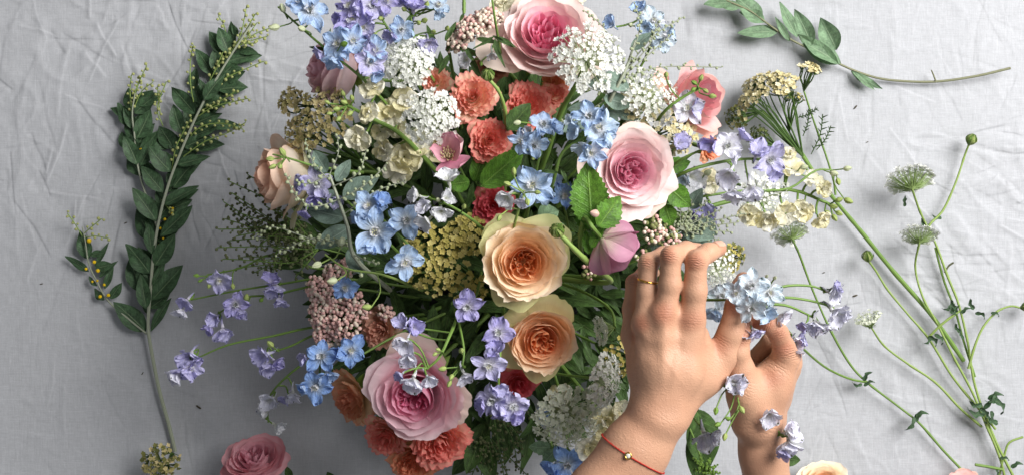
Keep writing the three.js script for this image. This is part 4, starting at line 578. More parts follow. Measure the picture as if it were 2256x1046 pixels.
beadSpray({ main: [[1500, 900, 0.1], [1535, 980, 0.12], [1552, 1040, 0.125]], branches: fan(1550, 1035, [[1530, 1010], [1545, 1005], [1565, 1012], [1580, 1025], [1585, 1042], [1530, 1035], [1545, 1020], [1560, 1028], [1575, 1045], [1555, 1046]], 0.125, 0.135), bead: M.budDeep, stemMat: M.stem, label: 'tight green bud cluster on the long dark leaf by the wrist', beadR: 4.6, gap: 7, spread: 5, sd: 12, name: 'bud_cluster', category: 'flower bud' });
leafSpray('grey green wilted leaves below the round white lace flower', M.leafPale, [[1215, 985, 180, 50, 0.35, 0.15, 0, 0.2, 0.2], [1225, 990, 130, 45, 0.35, 0.15, 0, 0.2, 0.2], [1250, 985, 100, 50, 0.3, 0.15, 0, 0.2, 0.2], [1370, 975, -40, 60, 0.3, 0.15, 0, 0.2], [1360, 985, 150, 60, 0.3, 0.14, 0, 0.2]], 'leaf_sprig');
leafSpray('narrow dark green leaves around the beige rice flower', M.leafDark, [[985, 110, -70, 60, 0.13], [1010, 105, 20, 60, 0.12], [1025, 110, 60, 70, 0.10], [960, 110, -110, 60, 0.13], [990, 120, 120, 50, 0.13], [1095, 80, 30, 50, 0.1, 0.27], [1090, 85, 75, 50, 0.1, 0.27], [1050, 85, 10, 50, 0.12, 0.265]], 'narrow_leaf');
// snowdrop-like white bell and small white bells
// --- delphinium (kind, px, py, r, palette, tx, tz, ny, dh)
delphinium({ stem: [[905, 290, 0.22], [800, 175, 0.268], [720, 110, 0.265], [650, 50, 0.25], [612, 15, 0.24]], flowers: [['o', 682, 25, 48, 'blue', 0.1, -0.4], ['o', 660, 5, 36, 'blue', -0.3, -0.6], ['o', 745, 98, 46, 'blue', -0.1, 0.0], ['o', 775, 90, 34, 'blue', 0.5, 0.1], ['b', 735, 135, 30, 'blue', -0.1, 0.7, 0.4], ['b', 705, 120, 26, 'lilac', -0.6, 0.5, 0.3], ['d', 622, 18, 20, 'w', -0.2, -0.6, 0.5], ['d', 604, 60, 22, 'w', -0.9, 0.2, 0.4], ['d', 664, 63, 19, 'w', -0.5, -0.1, 0.8, 0.02], ['d', 757, 97, 19, 'g', 0.7, -0.1, 0.6, 0.025], ['o', 815, 135, 40, 'lilac', 0.2, 0.2], ['o', 825, 110, 32, 'blue', 0.4, -0.1], ['b', 830, 165, 28, 'blue', 0.2, 0.7, 0.4]], label: 'light blue delphinium with pale buds leaning over the half-open pink rose', sd: 1, leaves: [[730, 112, 190, 55, 0.09, 0.02], [722, 100, -80, 40, 0.09, 0.02], [720, 105, 30, 40, 0.09, 0.02]] });
delphinium({ stem: [[960, 260, 0.2], [870, 90, 0.258], [835, 30, 0.26], [815, -15, 0.255]], flowers: [['o', 778, 42, 48, 'violet', -0.3, -0.1], ['o', 800, 58, 36, 'lilac', 0.0, 0.4], ['o', 822, 12, 46, 'lilac', 0.1, -0.2], ['o', 770, 15, 36, 'violet', -0.4, -0.4], ['o', 850, 5, 34, 'violet', 0.3, -0.4], ['b', 745, 40, 28, 'violet', -0.9, 0.1, 0.4], ['d', 826, 76, 14, 'x', 0.3, 0.4], ['d', 838, 40, 15, 'x', -0.3, 0.3], ['b', 800, 85, 26, 'lilac', 0.1, 0.8, 0.4]], label: 'violet delphinium cluster above the upper white lace flower', sd: 2 });
delphinium({ stem: [[1000, 250, 0.2], [920, 110, 0.255], [905, 40, 0.258], [900, -20, 0.25]], flowers: [['b', 910, 8, 36, 'violet', 0.1, -0.7, 0.6], ['b', 885, 5, 28, 'lilac', -0.5, -0.5], ['d', 940, 12, 18, 'x', 0.3, -0.8, 0.5], ['d', 935, 45, 17, 'x', 0.8, -0.1], ['d', 922, 50, 15, 'x', 0.4, 0.5], ['d', 890, 20, 14, 'x', -0.6, -0.3], ['d', 985, 62, 14, 'x', 0.3, -0.5], ['d', 955, 70, 14, 'x', 0.7, 0.2], ['o', 885, 65, 30, 'blue', -0.2, 0.2], ['b', 945, 98, 34, 'lilac', 0.2, 0.6, 0.5], ['b', 858, 78, 26, 'lilac', -0.4, 0.4, 0.5], ['o', 965, 12, 30, 'sky', 0.4, -0.4], ['b', 965, 30, 22, 'sky', 0.4, 0.6, 0.4]], label: 'lilac delphinium with green buds between lace flower and rice flower', sd: 3, leaves: [[890, 60, -60, 55, 0.12, 0.02], [980, 90, -60, 50, 0.12, 0.02], [870, 70, 150, 45, 0.1, 0.02]] });
delphinium({ stem: [[1160, 480, 0.24], [1185, 360, 0.298], [1200, 300, 0.302], [1195, 270, 0.3]], flowers: [['o', 1196, 275, 38, 'blue', 0.2, -0.3], ['b', 1225, 280, 26, 'blue', 0.7, -0.3, 0.5], ['o', 1178, 320, 34, 'blue', -0.2, 0.4], ['o', 1150, 312, 30, 'blue', -0.5, 0.1], ['b', 1165, 290, 24, 'white', -0.4, -0.1, 0.7], ['d', 1140, 270, 16, 'w', -0.8, 0.1, 0.4, 0.03], ['d', 1210, 310, 14, 'x', 0.4, 0.3], ['d', 1175, 348, 14, 'x', -0.2, 0.6], ['d', 1165, 330, 12, 'w', -0.5, 0.1]], label: 'small sky blue delphinium flowers over the dark leaf beside coral roses', sd: 4 });
delphinium({ stem: [[1195, 480, 0.25], [1222, 390, 0.318], [1240, 335, 0.328], [1290, 300, 0.33]], flowers: [['o', 1318, 282, 44, 'sky', 0.1, -0.1], ['o', 1298, 258, 36, 'blue', -0.1, -0.4], ['b', 1265, 288, 34, 'sky', -0.7, 0.0, 0.5], ['o', 1302, 335, 38, 'blue', 0.0, 0.5], ['b', 1342, 300, 30, 'sky', 0.6, 0.2, 0.5], ['b', 1280, 330, 30, 'ice', -0.4, 0.5, 0.4], ['b', 1255, 265, 20, 'ice', -0.7, -0.2, 0.5]], label: 'sky blue delphinium spray leaning on the large pale pink rose', sd: 5, rad: 0.0019, mat: M.stem, leaves: [[1230, 380, 190, 45, 0.09, 0.05], [1235, 370, 60, 45, 0.09, 0.05]] });
delphinium({ stem: [[1120, 560, 0.26], [1140, 470, 0.32], [1155, 430, 0.325], [1170, 405, 0.32]], flowers: [['o', 1172, 408, 48, 'blue', 0.0, 0.0, 1, 0.004], ['b', 1200, 430, 30, 'blue', 0.4, 0.6, 0.4, -0.01], ['b', 1112, 438, 34, 'white', -0.3, 0.3, 0.5], ['b', 1150, 445, 24, 'pale', -0.2, 0.7, 0.4], ['d', 1132, 378, 17, 'x', 0, -0.9, 0.4, 0.03], ['d', 1118, 405, 16, 'x', -0.8, -0.3, 0.5, 0.03], ['d', 1184, 424, 14, 'x', 0.9, 0.1, 0.4, 0.03], ['d', 1162, 445, 16, 'x', 0.2, 0.9, 0.4, 0.03], ['d', 1100, 480, 15, 'x', -0.4, 0.8, 0.4, 0.03]], label: 'pale blue delphinium with yellow green buds above the open peach rose', sd: 6, mat: M.stemPale });
delphinium({ stem: [[1260, 540, 0.2], [1240, 440, 0.245], [1235, 425, 0.25]], flowers: [['o', 1243, 430, 34, 'deep', 0.2, 0.2], ['b', 1222, 395, 26, 'blue', 0, -0.4]], label: 'deep blue delphinium shaded beside the toothed green leaves', sd: 7 });
delphinium({ stem: [[1080, 520, 0.25], [1035, 480, 0.318], [985, 450, 0.322], [940, 435, 0.318]], flowers: [['b', 912, 430, 30, 'white', -0.9, -0.1, 0.4], ['b', 988, 388, 34, 'white', 0.0, -0.8, 0.5], ['b', 985, 435, 28, 'white', 0.3, -0.2, 0.6], ['b', 935, 490, 34, 'white', -0.6, 0.5, 0.5], ['b', 972, 470, 30, 'white', 0.1, 0.5, 0.7], ['b', 930, 455, 24, 'pale', -0.5, 0.2], ['d', 1022, 455, 15, 'x', 0.3, -0.6], ['d', 965, 440, 14, 'w', -0.4, -0.2]], label: 'nodding white and lilac delphinium bells on a green stem above the mustard yarrow', sd: 8, mat: M.stem });
delphinium({ stem: [[980, 620, 0.22], [900, 540, 0.29], [850, 490, 0.296], [810, 450, 0.29]], flowers: [['o', 828, 508, 54, 'blue', -0.15, 0.25], ['o', 895, 485, 46, 'blue', 0.15, 0.0], ['o', 812, 455, 40, 'blue', -0.2, -0.35], ['b', 838, 440, 28, 'deep', 0.3, -0.6, 0.5], ['o', 892, 575, 44, 'blue', 0.3, 0.4], ['b', 785, 480, 28, 'blue', -0.8, 0.0, 0.5], ['b', 815, 545, 28, 'blue', -0.1, 0.9, 0.35]], label: 'bright light blue delphinium cluster above the mustard yarrow', sd: 9 });
delphinium({ stem: [[880, 560, 0.2], [760, 440, 0.238], [700, 410, 0.245]], flowers: [['o', 698, 405, 42, 'lilac', 0.0, 0.1], ['b', 662, 405, 32, 'lilac', -0.8, 0.1, 0.5], ['b', 690, 440, 28, 'violet', -0.1, 0.8, 0.4], ['d', 710, 435, 15, 'x', 0, 0.4], ['b', 735, 440, 28, 'lilac', 0.5, 0.4, 0.5], ['b', 670, 470, 20, 'violet', -0.3, 0.8, 0.4]], label: 'lilac delphinium resting on the pale peach rose', sd: 10 });
delphinium({ stem: [[800, 380, 0.22], [690, 365, 0.262], [640, 350, 0.265], [600, 340, 0.26]], flowers: [['d', 622, 335, 19, 'x', -0.5, -0.8, 0.4], ['d', 595, 350, 16, 'x', -1, 0, 0.4], ['d', 600, 367, 16, 'x', -0.9, 0.4, 0.4], ['d', 616, 367, 16, 'x', 0, 0.3, 0.9]], label: 'sprig of green delphinium buds across the pale peach rose', sd: 11 });
delphinium({ stem: [[930, 640, 0.2], [840, 604, 0.262], [760, 590, 0.27], [715, 560, 0.268]], flowers: [['d', 698, 583, 21, 'w', -0.8, 0.3, 0.5], ['d', 752, 532, 20, 'w', 0.2, -0.8, 0.5], ['d', 732, 618, 22, 'w', -0.8, 0.1, 0.5], ['d', 795, 606, 14, 'w', 0.1, 0.2], ['o', 760, 632, 32, 'deep', 0, 0.4, 1, -0.03], ['d', 808, 676, 20, 'x', -0.9, 0, 0.4, 0.0]], label: 'delphinium stem of white green buds crossing the pink rice flower', sd: 12, mat: M.stemPale });
// lower left: long thin stems reaching out over the cloth
const LL = 'lilac delphinium stems reaching out over the bare cloth';
delphinium({ stem: [[960, 640, 0.15], [720, 612, 0.17], [620, 625, 0.165], [520, 640, 0.155], [420, 660, 0.14]], flowers: [['b', 405, 668, 30, 'lilac', -0.3, 0.5, 0.5], ['b', 398, 690, 28, 'pale', -0.3, 0.7, 0.4], ['b', 605, 640, 38, 'lilac', 0.0, 0.7, 0.4], ['b', 598, 615, 30, 'violet', 0, -0.4, 0.4], ['b', 615, 665, 28, 'lilac', 0.1, 0.8, 0.3]], label: 'long delphinium stem whose last lilac bells hang above the acacia branch', sd: 13 });
delphinium({ stem: [[940, 600, 0.15], [690, 590, 0.17], [600, 560, 0.165], [530, 590, 0.155], [455, 605, 0.145]], flowers: [['o', 483, 615, 34, 'lilac', 0, 0.5, 0.9], ['d', 432, 607, 12, 'g', -0.9, -0.1, 0.4], ['d', 460, 628, 13, 'x', -0.2, 0.8, 0.4], ['d', 512, 630, 13, 'x', 0.2, 0.8, 0.4], ['d', 440, 618, 10, 'g', -0.8, 0.4, 0.4]], label: 'delphinium stem with one lilac flower below the olive berry sprig', sd: 14 });
delphinium({ stem: [[950, 660, 0.15], [700, 630, 0.172], [600, 650, 0.165], [540, 655, 0.155], [480, 690, 0.145]], flowers: [['o', 518, 668, 36, 'violet', 0.1, 0.4], ['b', 530, 690, 26, 'lilac', 0.3, 0.8, 0.4], ['b', 470, 702, 30, 'lilac', -0.2, 0.3, 0.7], ['b', 492, 735, 32, 'lilac', 0.2, 0.8, 0.3], ['b', 460, 725, 24, 'violet', -0.5, 0.6, 0.4], ['d', 542, 655, 17, 'x', 0.2, -0.8, 0.5], ['d', 575, 660, 13, 'g', 0.5, -0.5, 0.5]], label: 'delphinium stem with violet flowers drooping in the middle of the outstretched stems', sd: 15 });
delphinium({ stem: [[950, 690, 0.15], [680, 722, 0.17], [600, 740, 0.165], [500, 760, 0.155], [430, 790, 0.145]], flowers: [['b', 412, 790, 40, 'lilac', -0.2, 0.4, 0.6], ['b', 408, 820, 34, 'lilac', -0.2, 0.8, 0.4], ['b', 385, 830, 34, 'pale', -0.8, 0.6, 0.3], ['o', 420, 808, 30, 'lilac', 0.4, 0.5, 0.6], ['b', 430, 800, 26, 'violet', 0.7, 0.5, 0.4]], label: 'long delphinium stem ending in the farthest full cluster of lilac flowers', sd: 16 });
delphinium({ stem: [[950, 700, 0.15], [700, 735, 0.172], [640, 762, 0.17], [600, 775, 0.165]], flowers: [['b', 575, 785, 38, 'lilac', -0.6, 0.3, 0.6], ['b', 590, 810, 34, 'lilac', 0.2, 0.8, 0.4], ['d', 595, 758, 18, 'x', -0.5, -0.6, 0.5], ['b', 610, 800, 26, 'violet', 0.6, 0.5, 0.4]], label: 'short delphinium stem with drooping lilac bells beside the blue delphinium', sd: 17 });
delphinium({ stem: [[920, 720, 0.15], [690, 790, 0.18], [630, 830, 0.17], [590, 880, 0.15], [590, 930, 0.13]], flowers: [['b', 592, 885, 30, 'pale', -0.2, 0.3, 0.6], ['b', 580, 905, 28, 'white', -0.7, 0.3, 0.5], ['b', 612, 940, 28, 'white', 0.8, 0.4, 0.3], ['b', 645, 875, 32, 'pale', 0.1, 0.7, 0.4], ['b', 625, 880, 24, 'lilac', -0.4, 0.6, 0.5]], label: 'pale delphinium stem curling down towards the loose pink rose', sd: 18 });
delphinium({ stem: [[980, 690, 0.18], [870, 740, 0.21], [780, 790, 0.225], [690, 830, 0.22]], flowers: [['o', 708, 785, 42, 'deep', 0.0, -0.1], ['o', 772, 772, 38, 'deep', 0.2, -0.1], ['b', 745, 775, 28, 'deep', -0.3, 0.5, 0.5], ['o', 695, 850, 40, 'deep', -0.2, 0.5], ['b', 722, 830, 32, 'blue', 0.3, 0.6, 0.5], ['b', 668, 790, 24, 'lilac', -0.7, 0.2, 0.5], ['b', 665, 855, 26, 'blue', -0.7, 0.5, 0.4]], label: 'strong blue delphinium cluster below the pink rice flower', sd: 19, mat: M.stem });
delphinium({ stem: [[1010, 690, 0.24], [990, 740, 0.31], [965, 790, 0.318], [940, 812, 0.318]], flowers: [['b', 885, 712, 34, 'lilac', -0.4, -0.5, 0.6, -0.005], ['b', 915, 722, 30, 'violet', 0.3, 0, 0.6, -0.01], ['b', 893, 760, 36, 'pale', -0.1, 0.3, 0.6], ['b', 900, 792, 36, 'pale', -0.1, 0.5, 0.6], ['b', 908, 845, 38, 'pale', -0.1, 0.7, 0.5], ['b', 945, 838, 32, 'pale', 0.3, 0.5, 0.6], ['b', 880, 828, 24, 'lilac', -0.5, 0.4, 0.5], ['d', 965, 770, 12, 'x', -0.6, -0.3, 0.6], ['d', 958, 780, 12, 'x', -0.6, 0.3, 0.6]], label: 'pale lilac delphinium hanging over the deep pink rose', sd: 20, mat: M.stem, rad: 0.0018 });
delphinium({ stem: [[1000, 680, 0.24], [1015, 730, 0.30], [1022, 775, 0.315], [1018, 810, 0.318]], flowers: [['b', 1026, 832, 34, 'pale', 0.3, 0.7, 0.4], ['d', 1016, 772, 17, 'x', 0.0, -0.4, 0.9], ['d', 975, 812, 17, 'x', -0.9, 0.1, 0.4], ['d', 994, 830, 15, 'x', -0.3, 0.5, 0.6], ['d', 990, 845, 15, 'x', -0.4, 0.8, 0.4], ['d', 1022, 808, 11, 'g', 0.3, 0.2]], label: 'small delphinium with green buds and one pale bell beside the violet cluster', sd: 21, leaves: [[1028, 800, -60, 45, 0.12, 0.03]] });
delphinium({ stem: [[1060, 600, 0.22], [1045, 660, 0.282], [1032, 675, 0.29]], flowers: [['o', 1030, 675, 42, 'violet', -0.1, 0.1]], label: 'single violet delphinium flower beside the mustard yarrow tip', sd: 22 });
delphinium({ stem: [[1110, 680, 0.25], [1102, 770, 0.325], [1098, 850, 0.318], [1100, 880, 0.31]], flowers: [['o', 1098, 733, 42, 'violet', 0.0, -0.2], ['o', 1078, 805, 42, 'lilac', -0.2, 0.1], ['b', 1090, 770, 26, 'violet', -0.2, -0.4, 0.6], ['o', 1085, 880, 44, 'lilac', -0.3, 0.3], ['o', 1128, 892, 44, 'lilac', 0.4, 0.4], ['b', 1105, 860, 30, 'lilac', 0.1, 0.1, 0.8], ['b', 1060, 895, 30, 'violet', -0.8, 0.4, 0.5], ['b', 1140, 915, 30, 'violet', 0.5, 0.8, 0.4], ['b', 1100, 915, 28, 'violet', 0, 0.9, 0.3]], label: 'upright violet delphinium cluster below the orange peach rose', sd: 23, mat: M.stem });
delphinium({ stem: [[1520, 660, 0.29], [1600, 660, 0.335], [1680, 655, 0.35]], flowers: [['o', 1592, 652, 36, 'ice', -0.2, -0.1, 1, -0.015], ['b', 1575, 690, 34, 'sky', -0.3, 0.7, 0.5, -0.02], ['o', 1656, 630, 38, 'ice', -0.1, -0.3, 1, 0.025], ['o', 1695, 645, 38, 'ice', 0.3, -0.1, 1, 0.02], ['o', 1657, 678, 42, 'ice', -0.2, 0.3, 1, 0.03], ['b', 1690, 690, 34, 'sky', 0.3, 0.5, 0.6, 0.015], ['b', 1640, 740, 36, 'pale', -0.1, 0.7, 0.5, 0.01], ['b', 1665, 735, 26, 'lilac', 0.4, 0.7, 0.4, 0.01], ['b', 1725, 700, 30, 'pale', 0.7, 0.4, 0.5, 0.0], ['o', 1624, 645, 30, 'ice', -0.4, 0.0, 1, 0.03], ['d', 1708, 612, 12, 'w', 0.2, -0.5], ['d', 1690, 608, 10, 'w', 0.2, -0.5]], label: 'icy blue delphinium cluster held between the two hands', sd: 24 });
delphinium({ stem: [[1660, 660, 0.335], [1720, 632, 0.34], [1790, 630, 0.33], [1818, 640, 0.325]], flowers: [['b', 1838, 650, 34, 'pale', 0.5, 0.4, 0.6], ['b', 1845, 630, 24, 'lilac', 0.6, -0.4, 0.5], ['b', 1850, 640, 22, 'pale', 0.7, 0.1, 0.5]], label: 'thin delphinium stem from the hands ending in one pale lilac bell', sd: 25 });
delphinium({ stem: [[1660, 665, 0.335], [1725, 655, 0.34], [1800, 665, 0.33], [1838, 678, 0.325]], flowers: [['b', 1845, 694, 40, 'pale', 0.4, 0.5, 0.6], ['b', 1865, 695, 24, 'pale', 0.8, 0.3, 0.4]], label: 'thin delphinium stem from the hands ending in a wide pale bell above the others', sd: 26 });
delphinium({ stem: [[1660, 670, 0.335], [1730, 672, 0.335], [1775, 690, 0.325], [1800, 703, 0.32]], flowers: [['b', 1792, 718, 36, 'pale', -0.3, 0.7, 0.5], ['b', 1812, 722, 28, 'pale', 0.4, 0.8, 0.4], ['b', 1770, 720, 24, 'lilac', -0.6, 0.5, 0.5]], label: 'thin delphinium stem from the hands with drooping pale lilac bells', sd: 27 });
delphinium({ stem: [[1650, 680, 0.335], [1690, 705, 0.335], [1730, 745, 0.325], [1745, 755, 0.32]], flowers: [['b', 1755, 758, 34, 'pale', 0.2, 0.2, 0.7], ['b', 1748, 778, 34, 'pale', -0.1, 0.9, 0.4], ['b', 1765, 748, 26, 'lilac', 0.6, -0.2, 0.5]], label: 'delphinium bell resting against the curled fingers of the far hand', sd: 28 });
delphinium({ stem: [[1540, 820, 0.3], [1590, 845, 0.345], [1640, 878, 0.345], [1690, 920, 0.335], [1725, 962, 0.325]], flowers: [['b', 1618, 842, 38, 'pale', 0.1, 0.1, 0.8, 0.01], ['b', 1632, 850, 26, 'pale', 0.8, 0.1, 0.4], ['b', 1700, 920, 36, 'pale', 0.1, 0.5, 0.6], ['b', 1745, 950, 36, 'pale', 0.5, -0.3, 0.6], ['b', 1738, 985, 38, 'pale', -0.1, 0.8, 0.4], ['b', 1728, 1000, 30, 'lilac', -0.4, 0.8, 0.3], ['d', 1578, 905, 16, 'g', -0.2, 0.8, 0.4], ['d', 1582, 935, 16, 'g', -0.7, 0.2, 0.4], ['d', 1598, 962, 16, 'x', -0.3, 0.8, 0.4], ['d', 1635, 902, 17, 'x', 0.4, 0.7, 0.5], ['d', 1605, 922, 14, 'g', -0.6, -0.2, 0.5]], label: 'delphinium stem with pale bells and green buds crossing the far wrist', sd: 29, rad: 0.0018 });
delphinium({ stem: [[1480, 850, 0.18], [1535, 928, 0.19], [1548, 945, 0.19]], flowers: [['b', 1555, 968, 40, 'pale', 0.1, 0.6, 0.5], ['b', 1575, 962, 28, 'pale', 0.6, 0.3, 0.5]], label: 'single pale delphinium bell over the long dark leaf', sd: 30 });
// right side of the bouquet
delphinium({ stem: [[1440, 420, 0.2], [1520, 375, 0.25], [1600, 355, 0.245], [1660, 350, 0.235], [1690, 355, 0.23]], flowers: [['o', 1695, 352, 44, 'lilac', 0.3, 0.2], ['b', 1668, 332, 34, 'lilac', 0.0, -0.5, 0.7], ['b', 1708, 384, 32, 'lilac', 0.4, 0.8, 0.4], ['b', 1604, 388, 40, 'pale', -0.3, 0.5, 0.6], ['b', 1656, 424, 42, 'pale', 0.1, 0.8, 0.5], ['b', 1618, 430, 34, 'pale', -0.2, 0.8, 0.4]], label: 'full pale lilac delphinium spray spread over the yellow stock', sd: 31, rad: 0.0019 });
delphinium({ stem: [[1450, 400, 0.2], [1500, 352, 0.25], [1560, 325, 0.255], [1590, 315, 0.25]], flowers: [['o', 1602, 322, 40, 'pale', 0.1, -0.1], ['b', 1562, 318, 36, 'violet', -0.6, 0.0, 0.5], ['b', 1640, 298, 30, 'lilac', 0.6, -0.5, 0.4], ['b', 1500, 312, 32, 'lilac', 0.3, -0.2, 0.7, -0.02], ['b', 1620, 345, 26, 'pale', 0.6, 0.4, 0.4]], label: 'deeper lilac delphinium flowers beside the pale yellow yarrow', sd: 32 });
delphinium({ stem: [[1430, 300, 0.22], [1470, 240, 0.282], [1520, 205, 0.285], [1545, 195, 0.28]], flowers: [['o', 1515, 238, 38, 'pale', 0.0, 0.0, 1, -0.005], ['b', 1535, 240, 30, 'lilac', 0.6, 0.1, 0.5, -0.005], ['d', 1545, 172, 15, 'x', 0.3, -0.8, 0.5], ['d', 1530, 182, 14, 'g', -0.7, -0.3, 0.5], ['d', 1555, 200, 14, 'x', 0.6, 0.5, 0.5], ['d', 1570, 212, 16, 'x', 0.9, 0.1, 0.4], ['d', 1528, 197, 13, 'g', -0.6, 0.4, 0.5], ['d', 1468, 165, 14, 'x', 0, -0.6, 0.6]], label: 'pale lilac delphinium with buds in front of the pink peach rose', sd: 33, rad: 0.0019 });
delphinium({ stem: [[1500, 440, 0.17], [1640, 420, 0.16], [1740, 415, 0.155], [1800, 375, 0.15], [1840, 375, 0.145]], flowers: [['d', 1838, 382, 19, 'w', 0.6, 0.2, 0.6], ['d', 1868, 371, 17, 'w', 0.9, -0.1, 0.4], ['d', 1848, 400, 16, 'x', 0.1, 0.8, 0.5], ['d', 1870, 442, 19, 'x', 0.8, 0.4, 0.4], ['d', 1772, 368, 17, 'w', 0.8, -0.1, 0.5], ['b', 1555, 475, 38, 'lilac', -0.4, -0.2, 0.5], ['b', 1535, 480, 26, 'violet', -0.7, 0.2, 0.4], ['b', 1530, 392, 40, 'white', 0.4, 0.2, 0.6, 0.02], ['b', 1505, 395, 30, 'ice', -0.3, 0.1, 0.7, 0.02], ['d', 1560, 380, 20, 'w', 0.5, -0.3, 0.7, 0.03]], label: 'delphinium stem of whitish buds at the outer end of the yellow stock', sd: 34 });
delphinium({ stem: [[1380, 200, 0.2], [1430, 110, 0.225], [1440, 50, 0.22], [1420, 10, 0.21]], flowers: [['b', 1405, 20, 28, 'blue', -0.3, -0.5, 0.6], ['o', 1440, 45, 34, 'ice', 0.2, -0.1], ['o', 1460, 85, 34, 'ice', 0.5, 0.2], ['b', 1420, 60, 28, 'sky', -0.2, 0.2, 0.7], ['b', 1345, 50, 24, 'blue', -0.5, -0.3, 0.5], ['b', 1460, 60, 26, 'white', 0.5, -0.3, 0.6], ['b', 1450, 95, 26, 'ice', 0.1, 0.7, 0.5], ['d', 1390, 55, 14, 'w', -0.5, 0], ['b', 1480, 70, 22, 'sky', 0.8, 0, 0.4]], label: 'icy blue delphinium tip mixed into the silvery acacia', sd: 35 });
delphinium({ stem: [[1230, 860, 0.13], [1250, 980, 0.17], [1255, 1010, 0.17]], flowers: [['o', 1250, 1022, 44, 'deep', 0.0, 0.3], ['b', 1285, 1030, 32, 'deep', 0.6, 0.4, 0.5], ['b', 1215, 1030, 30, 'deep', -0.6, 0.4, 0.5], ['b', 1195, 915, 32, 'deep', -0.5, -0.1, 0.5, 0.01]], label: 'vivid blue delphinium below the round white lace flower', sd: 36 });
delphinium({ stem: [[1105, 130, 0.24], [1090, 40, 0.292], [1082, -15, 0.3]], flowers: [['b', 1085, 122, 24, 'white', 0.1, 0.9, 0.3, 0.012], ['b', 1025, 132, 26, 'white', -0.4, 0.1, 0.7, 0.0], ['d', 1060, 140, 11, 'g', 0, 0.8, 0.4]], label: 'nodding white bell on a green stem before the large pale pink rose', sd: 37, mat: M.stem, leaves: [[1085, 78, 30, 55, 0.07, 0.06], [1090, 80, 150, 55, 0.07, 0.06], [1085, 95, 60, 60, 0.07, 0.06]] });
leafSpray('thin upright green stem rising past the beige rice flower', M.leafDark, [[1022, 30, 120, 20, 0.2, 0.3], [1026, 108, 60, 30, 0.15, 0.27]], 'green_stem', [[1022, 0, 0.3], [1024, -60, 0.3]]);
// ================================================================ lying on the cloth
function branchOnCloth(o) { // stem paths, leaves given as base -> tip in photo pixels
  const { stems, leaves, sprays = [], blooms = [], label, mat, stemMat, beadMat, sd, name = 'acacia_branch', beadR = 3.5 } = o; reseed(sd);
  const s0 = stems[0].pts[0], t = thing(name, label, 'branch', undefined, P(s0[0], s0[1], 0.004)); const tubes = stems.map((s) => tube(s.pts.map(([x, y, h = 0.010]) => P(x, y, h)), (k) => lerp(s.r0, s.r1, k), 7, s.pts.length * 5));
  partW(t, 'stem', merge(tubes), stemMat);
  for (const [sx, sy, ex, ey, n] of o.under ?? []) for (let i = 0; i < n; i++) { const k = (i + rr(0, 1)) / n, x = lerp(sx, ex, k), y = lerp(sy, ey, k), a = Math.atan2(ey - sy, ex - sx) + (i % 2 ? 1 : -1) * rr(0.35, 0.95), l = rr(38, 66); leaves.push([x, y, x + Math.cos(a) * l, y + Math.sin(a) * l, rr(0.2, 0.33), rr(0.005, 0.014)]); }
  leaves.forEach(([bx, by, tx, ty, w, hb = 0.010, ht], i) => {
    const b = P(bx, by, hb), e = P(tx, ty, ht ?? hb + rr(0.002, 0.020)), d = e.clone().sub(b), L = d.length(), side = new V3(-d.z, 0, d.x).normalize(); const up = new V3(0, 1, 0).addScaledVector(side, rr(-0.45, 0.45));
    leafOn(t, mat, b, d, up, { L, W: L * w * 0.84, curve: rr(-0.16, 0.10), fold: rr(0.08, 0.6), wave: rr(0.0, 0.05), point: 1.1, fat: rr(0.40, 0.5), side: rr(-0.12, 0.12) });
  });
  if (sprays.length) {
    const tw = [], bd = [];
    for (const sp of sprays) { const pts = sp.map(([x, y], i) => P(x, y, 0.014 + 0.006 * i)), c = new THREE.CatmullRomCurve3(pts), n = Math.max(5, Math.round(c.getLength() / (9 * PXM))); tw.push(tube(pts, 0.0006, 5)); for (let i = 2; i <= n; i++) { const k = i / n, p = c.getPoint(k), T = c.getTangent(k), sd2 = new V3(-T.z, rr(-0.4, 0.8), T.x).multiplyScalar(i % 2 ? 1 : -1).addScaledVector(T, 0.6).normalize(); const q = p.clone().addScaledVector(sd2, rr(5, 10) * PXM * (1 - 0.4 * k)); q.y = Math.max(0.006, q.y); tw.push(tube([p, q], 0.0004, 4, 1)); bd.push(moved(bead(beadR * PXM * rr(0.75, 1.12), 1), q)); } }
    partW(t, 'twigs', merge(tw), M.stemPale).userData.kind = 'stuff'; partW(t, 'flower_buds', merge(bd), beadMat).userData.kind = 'stuff';
  }
  for (const [x, y, r = 6] of blooms) { const g = bead(r * 0.66 * PXM, 2); const p = g.attributes.position; for (let i = 0; i < p.count; i++) { const k = 1 + 0.16 * (hash2(Math.round(p.getX(i) * 1e6), Math.round(p.getY(i) * 1e6 + p.getZ(i) * 7e5)) - 0.5); p.setXYZ(i, p.getX(i) * k, p.getY(i) * k, p.getZ(i) * k); } const m = part(t, 'blossom', g, M.beadYellow); m.position.copy(P(x, y, 0.016).sub(t.position)); }
  return t;
}
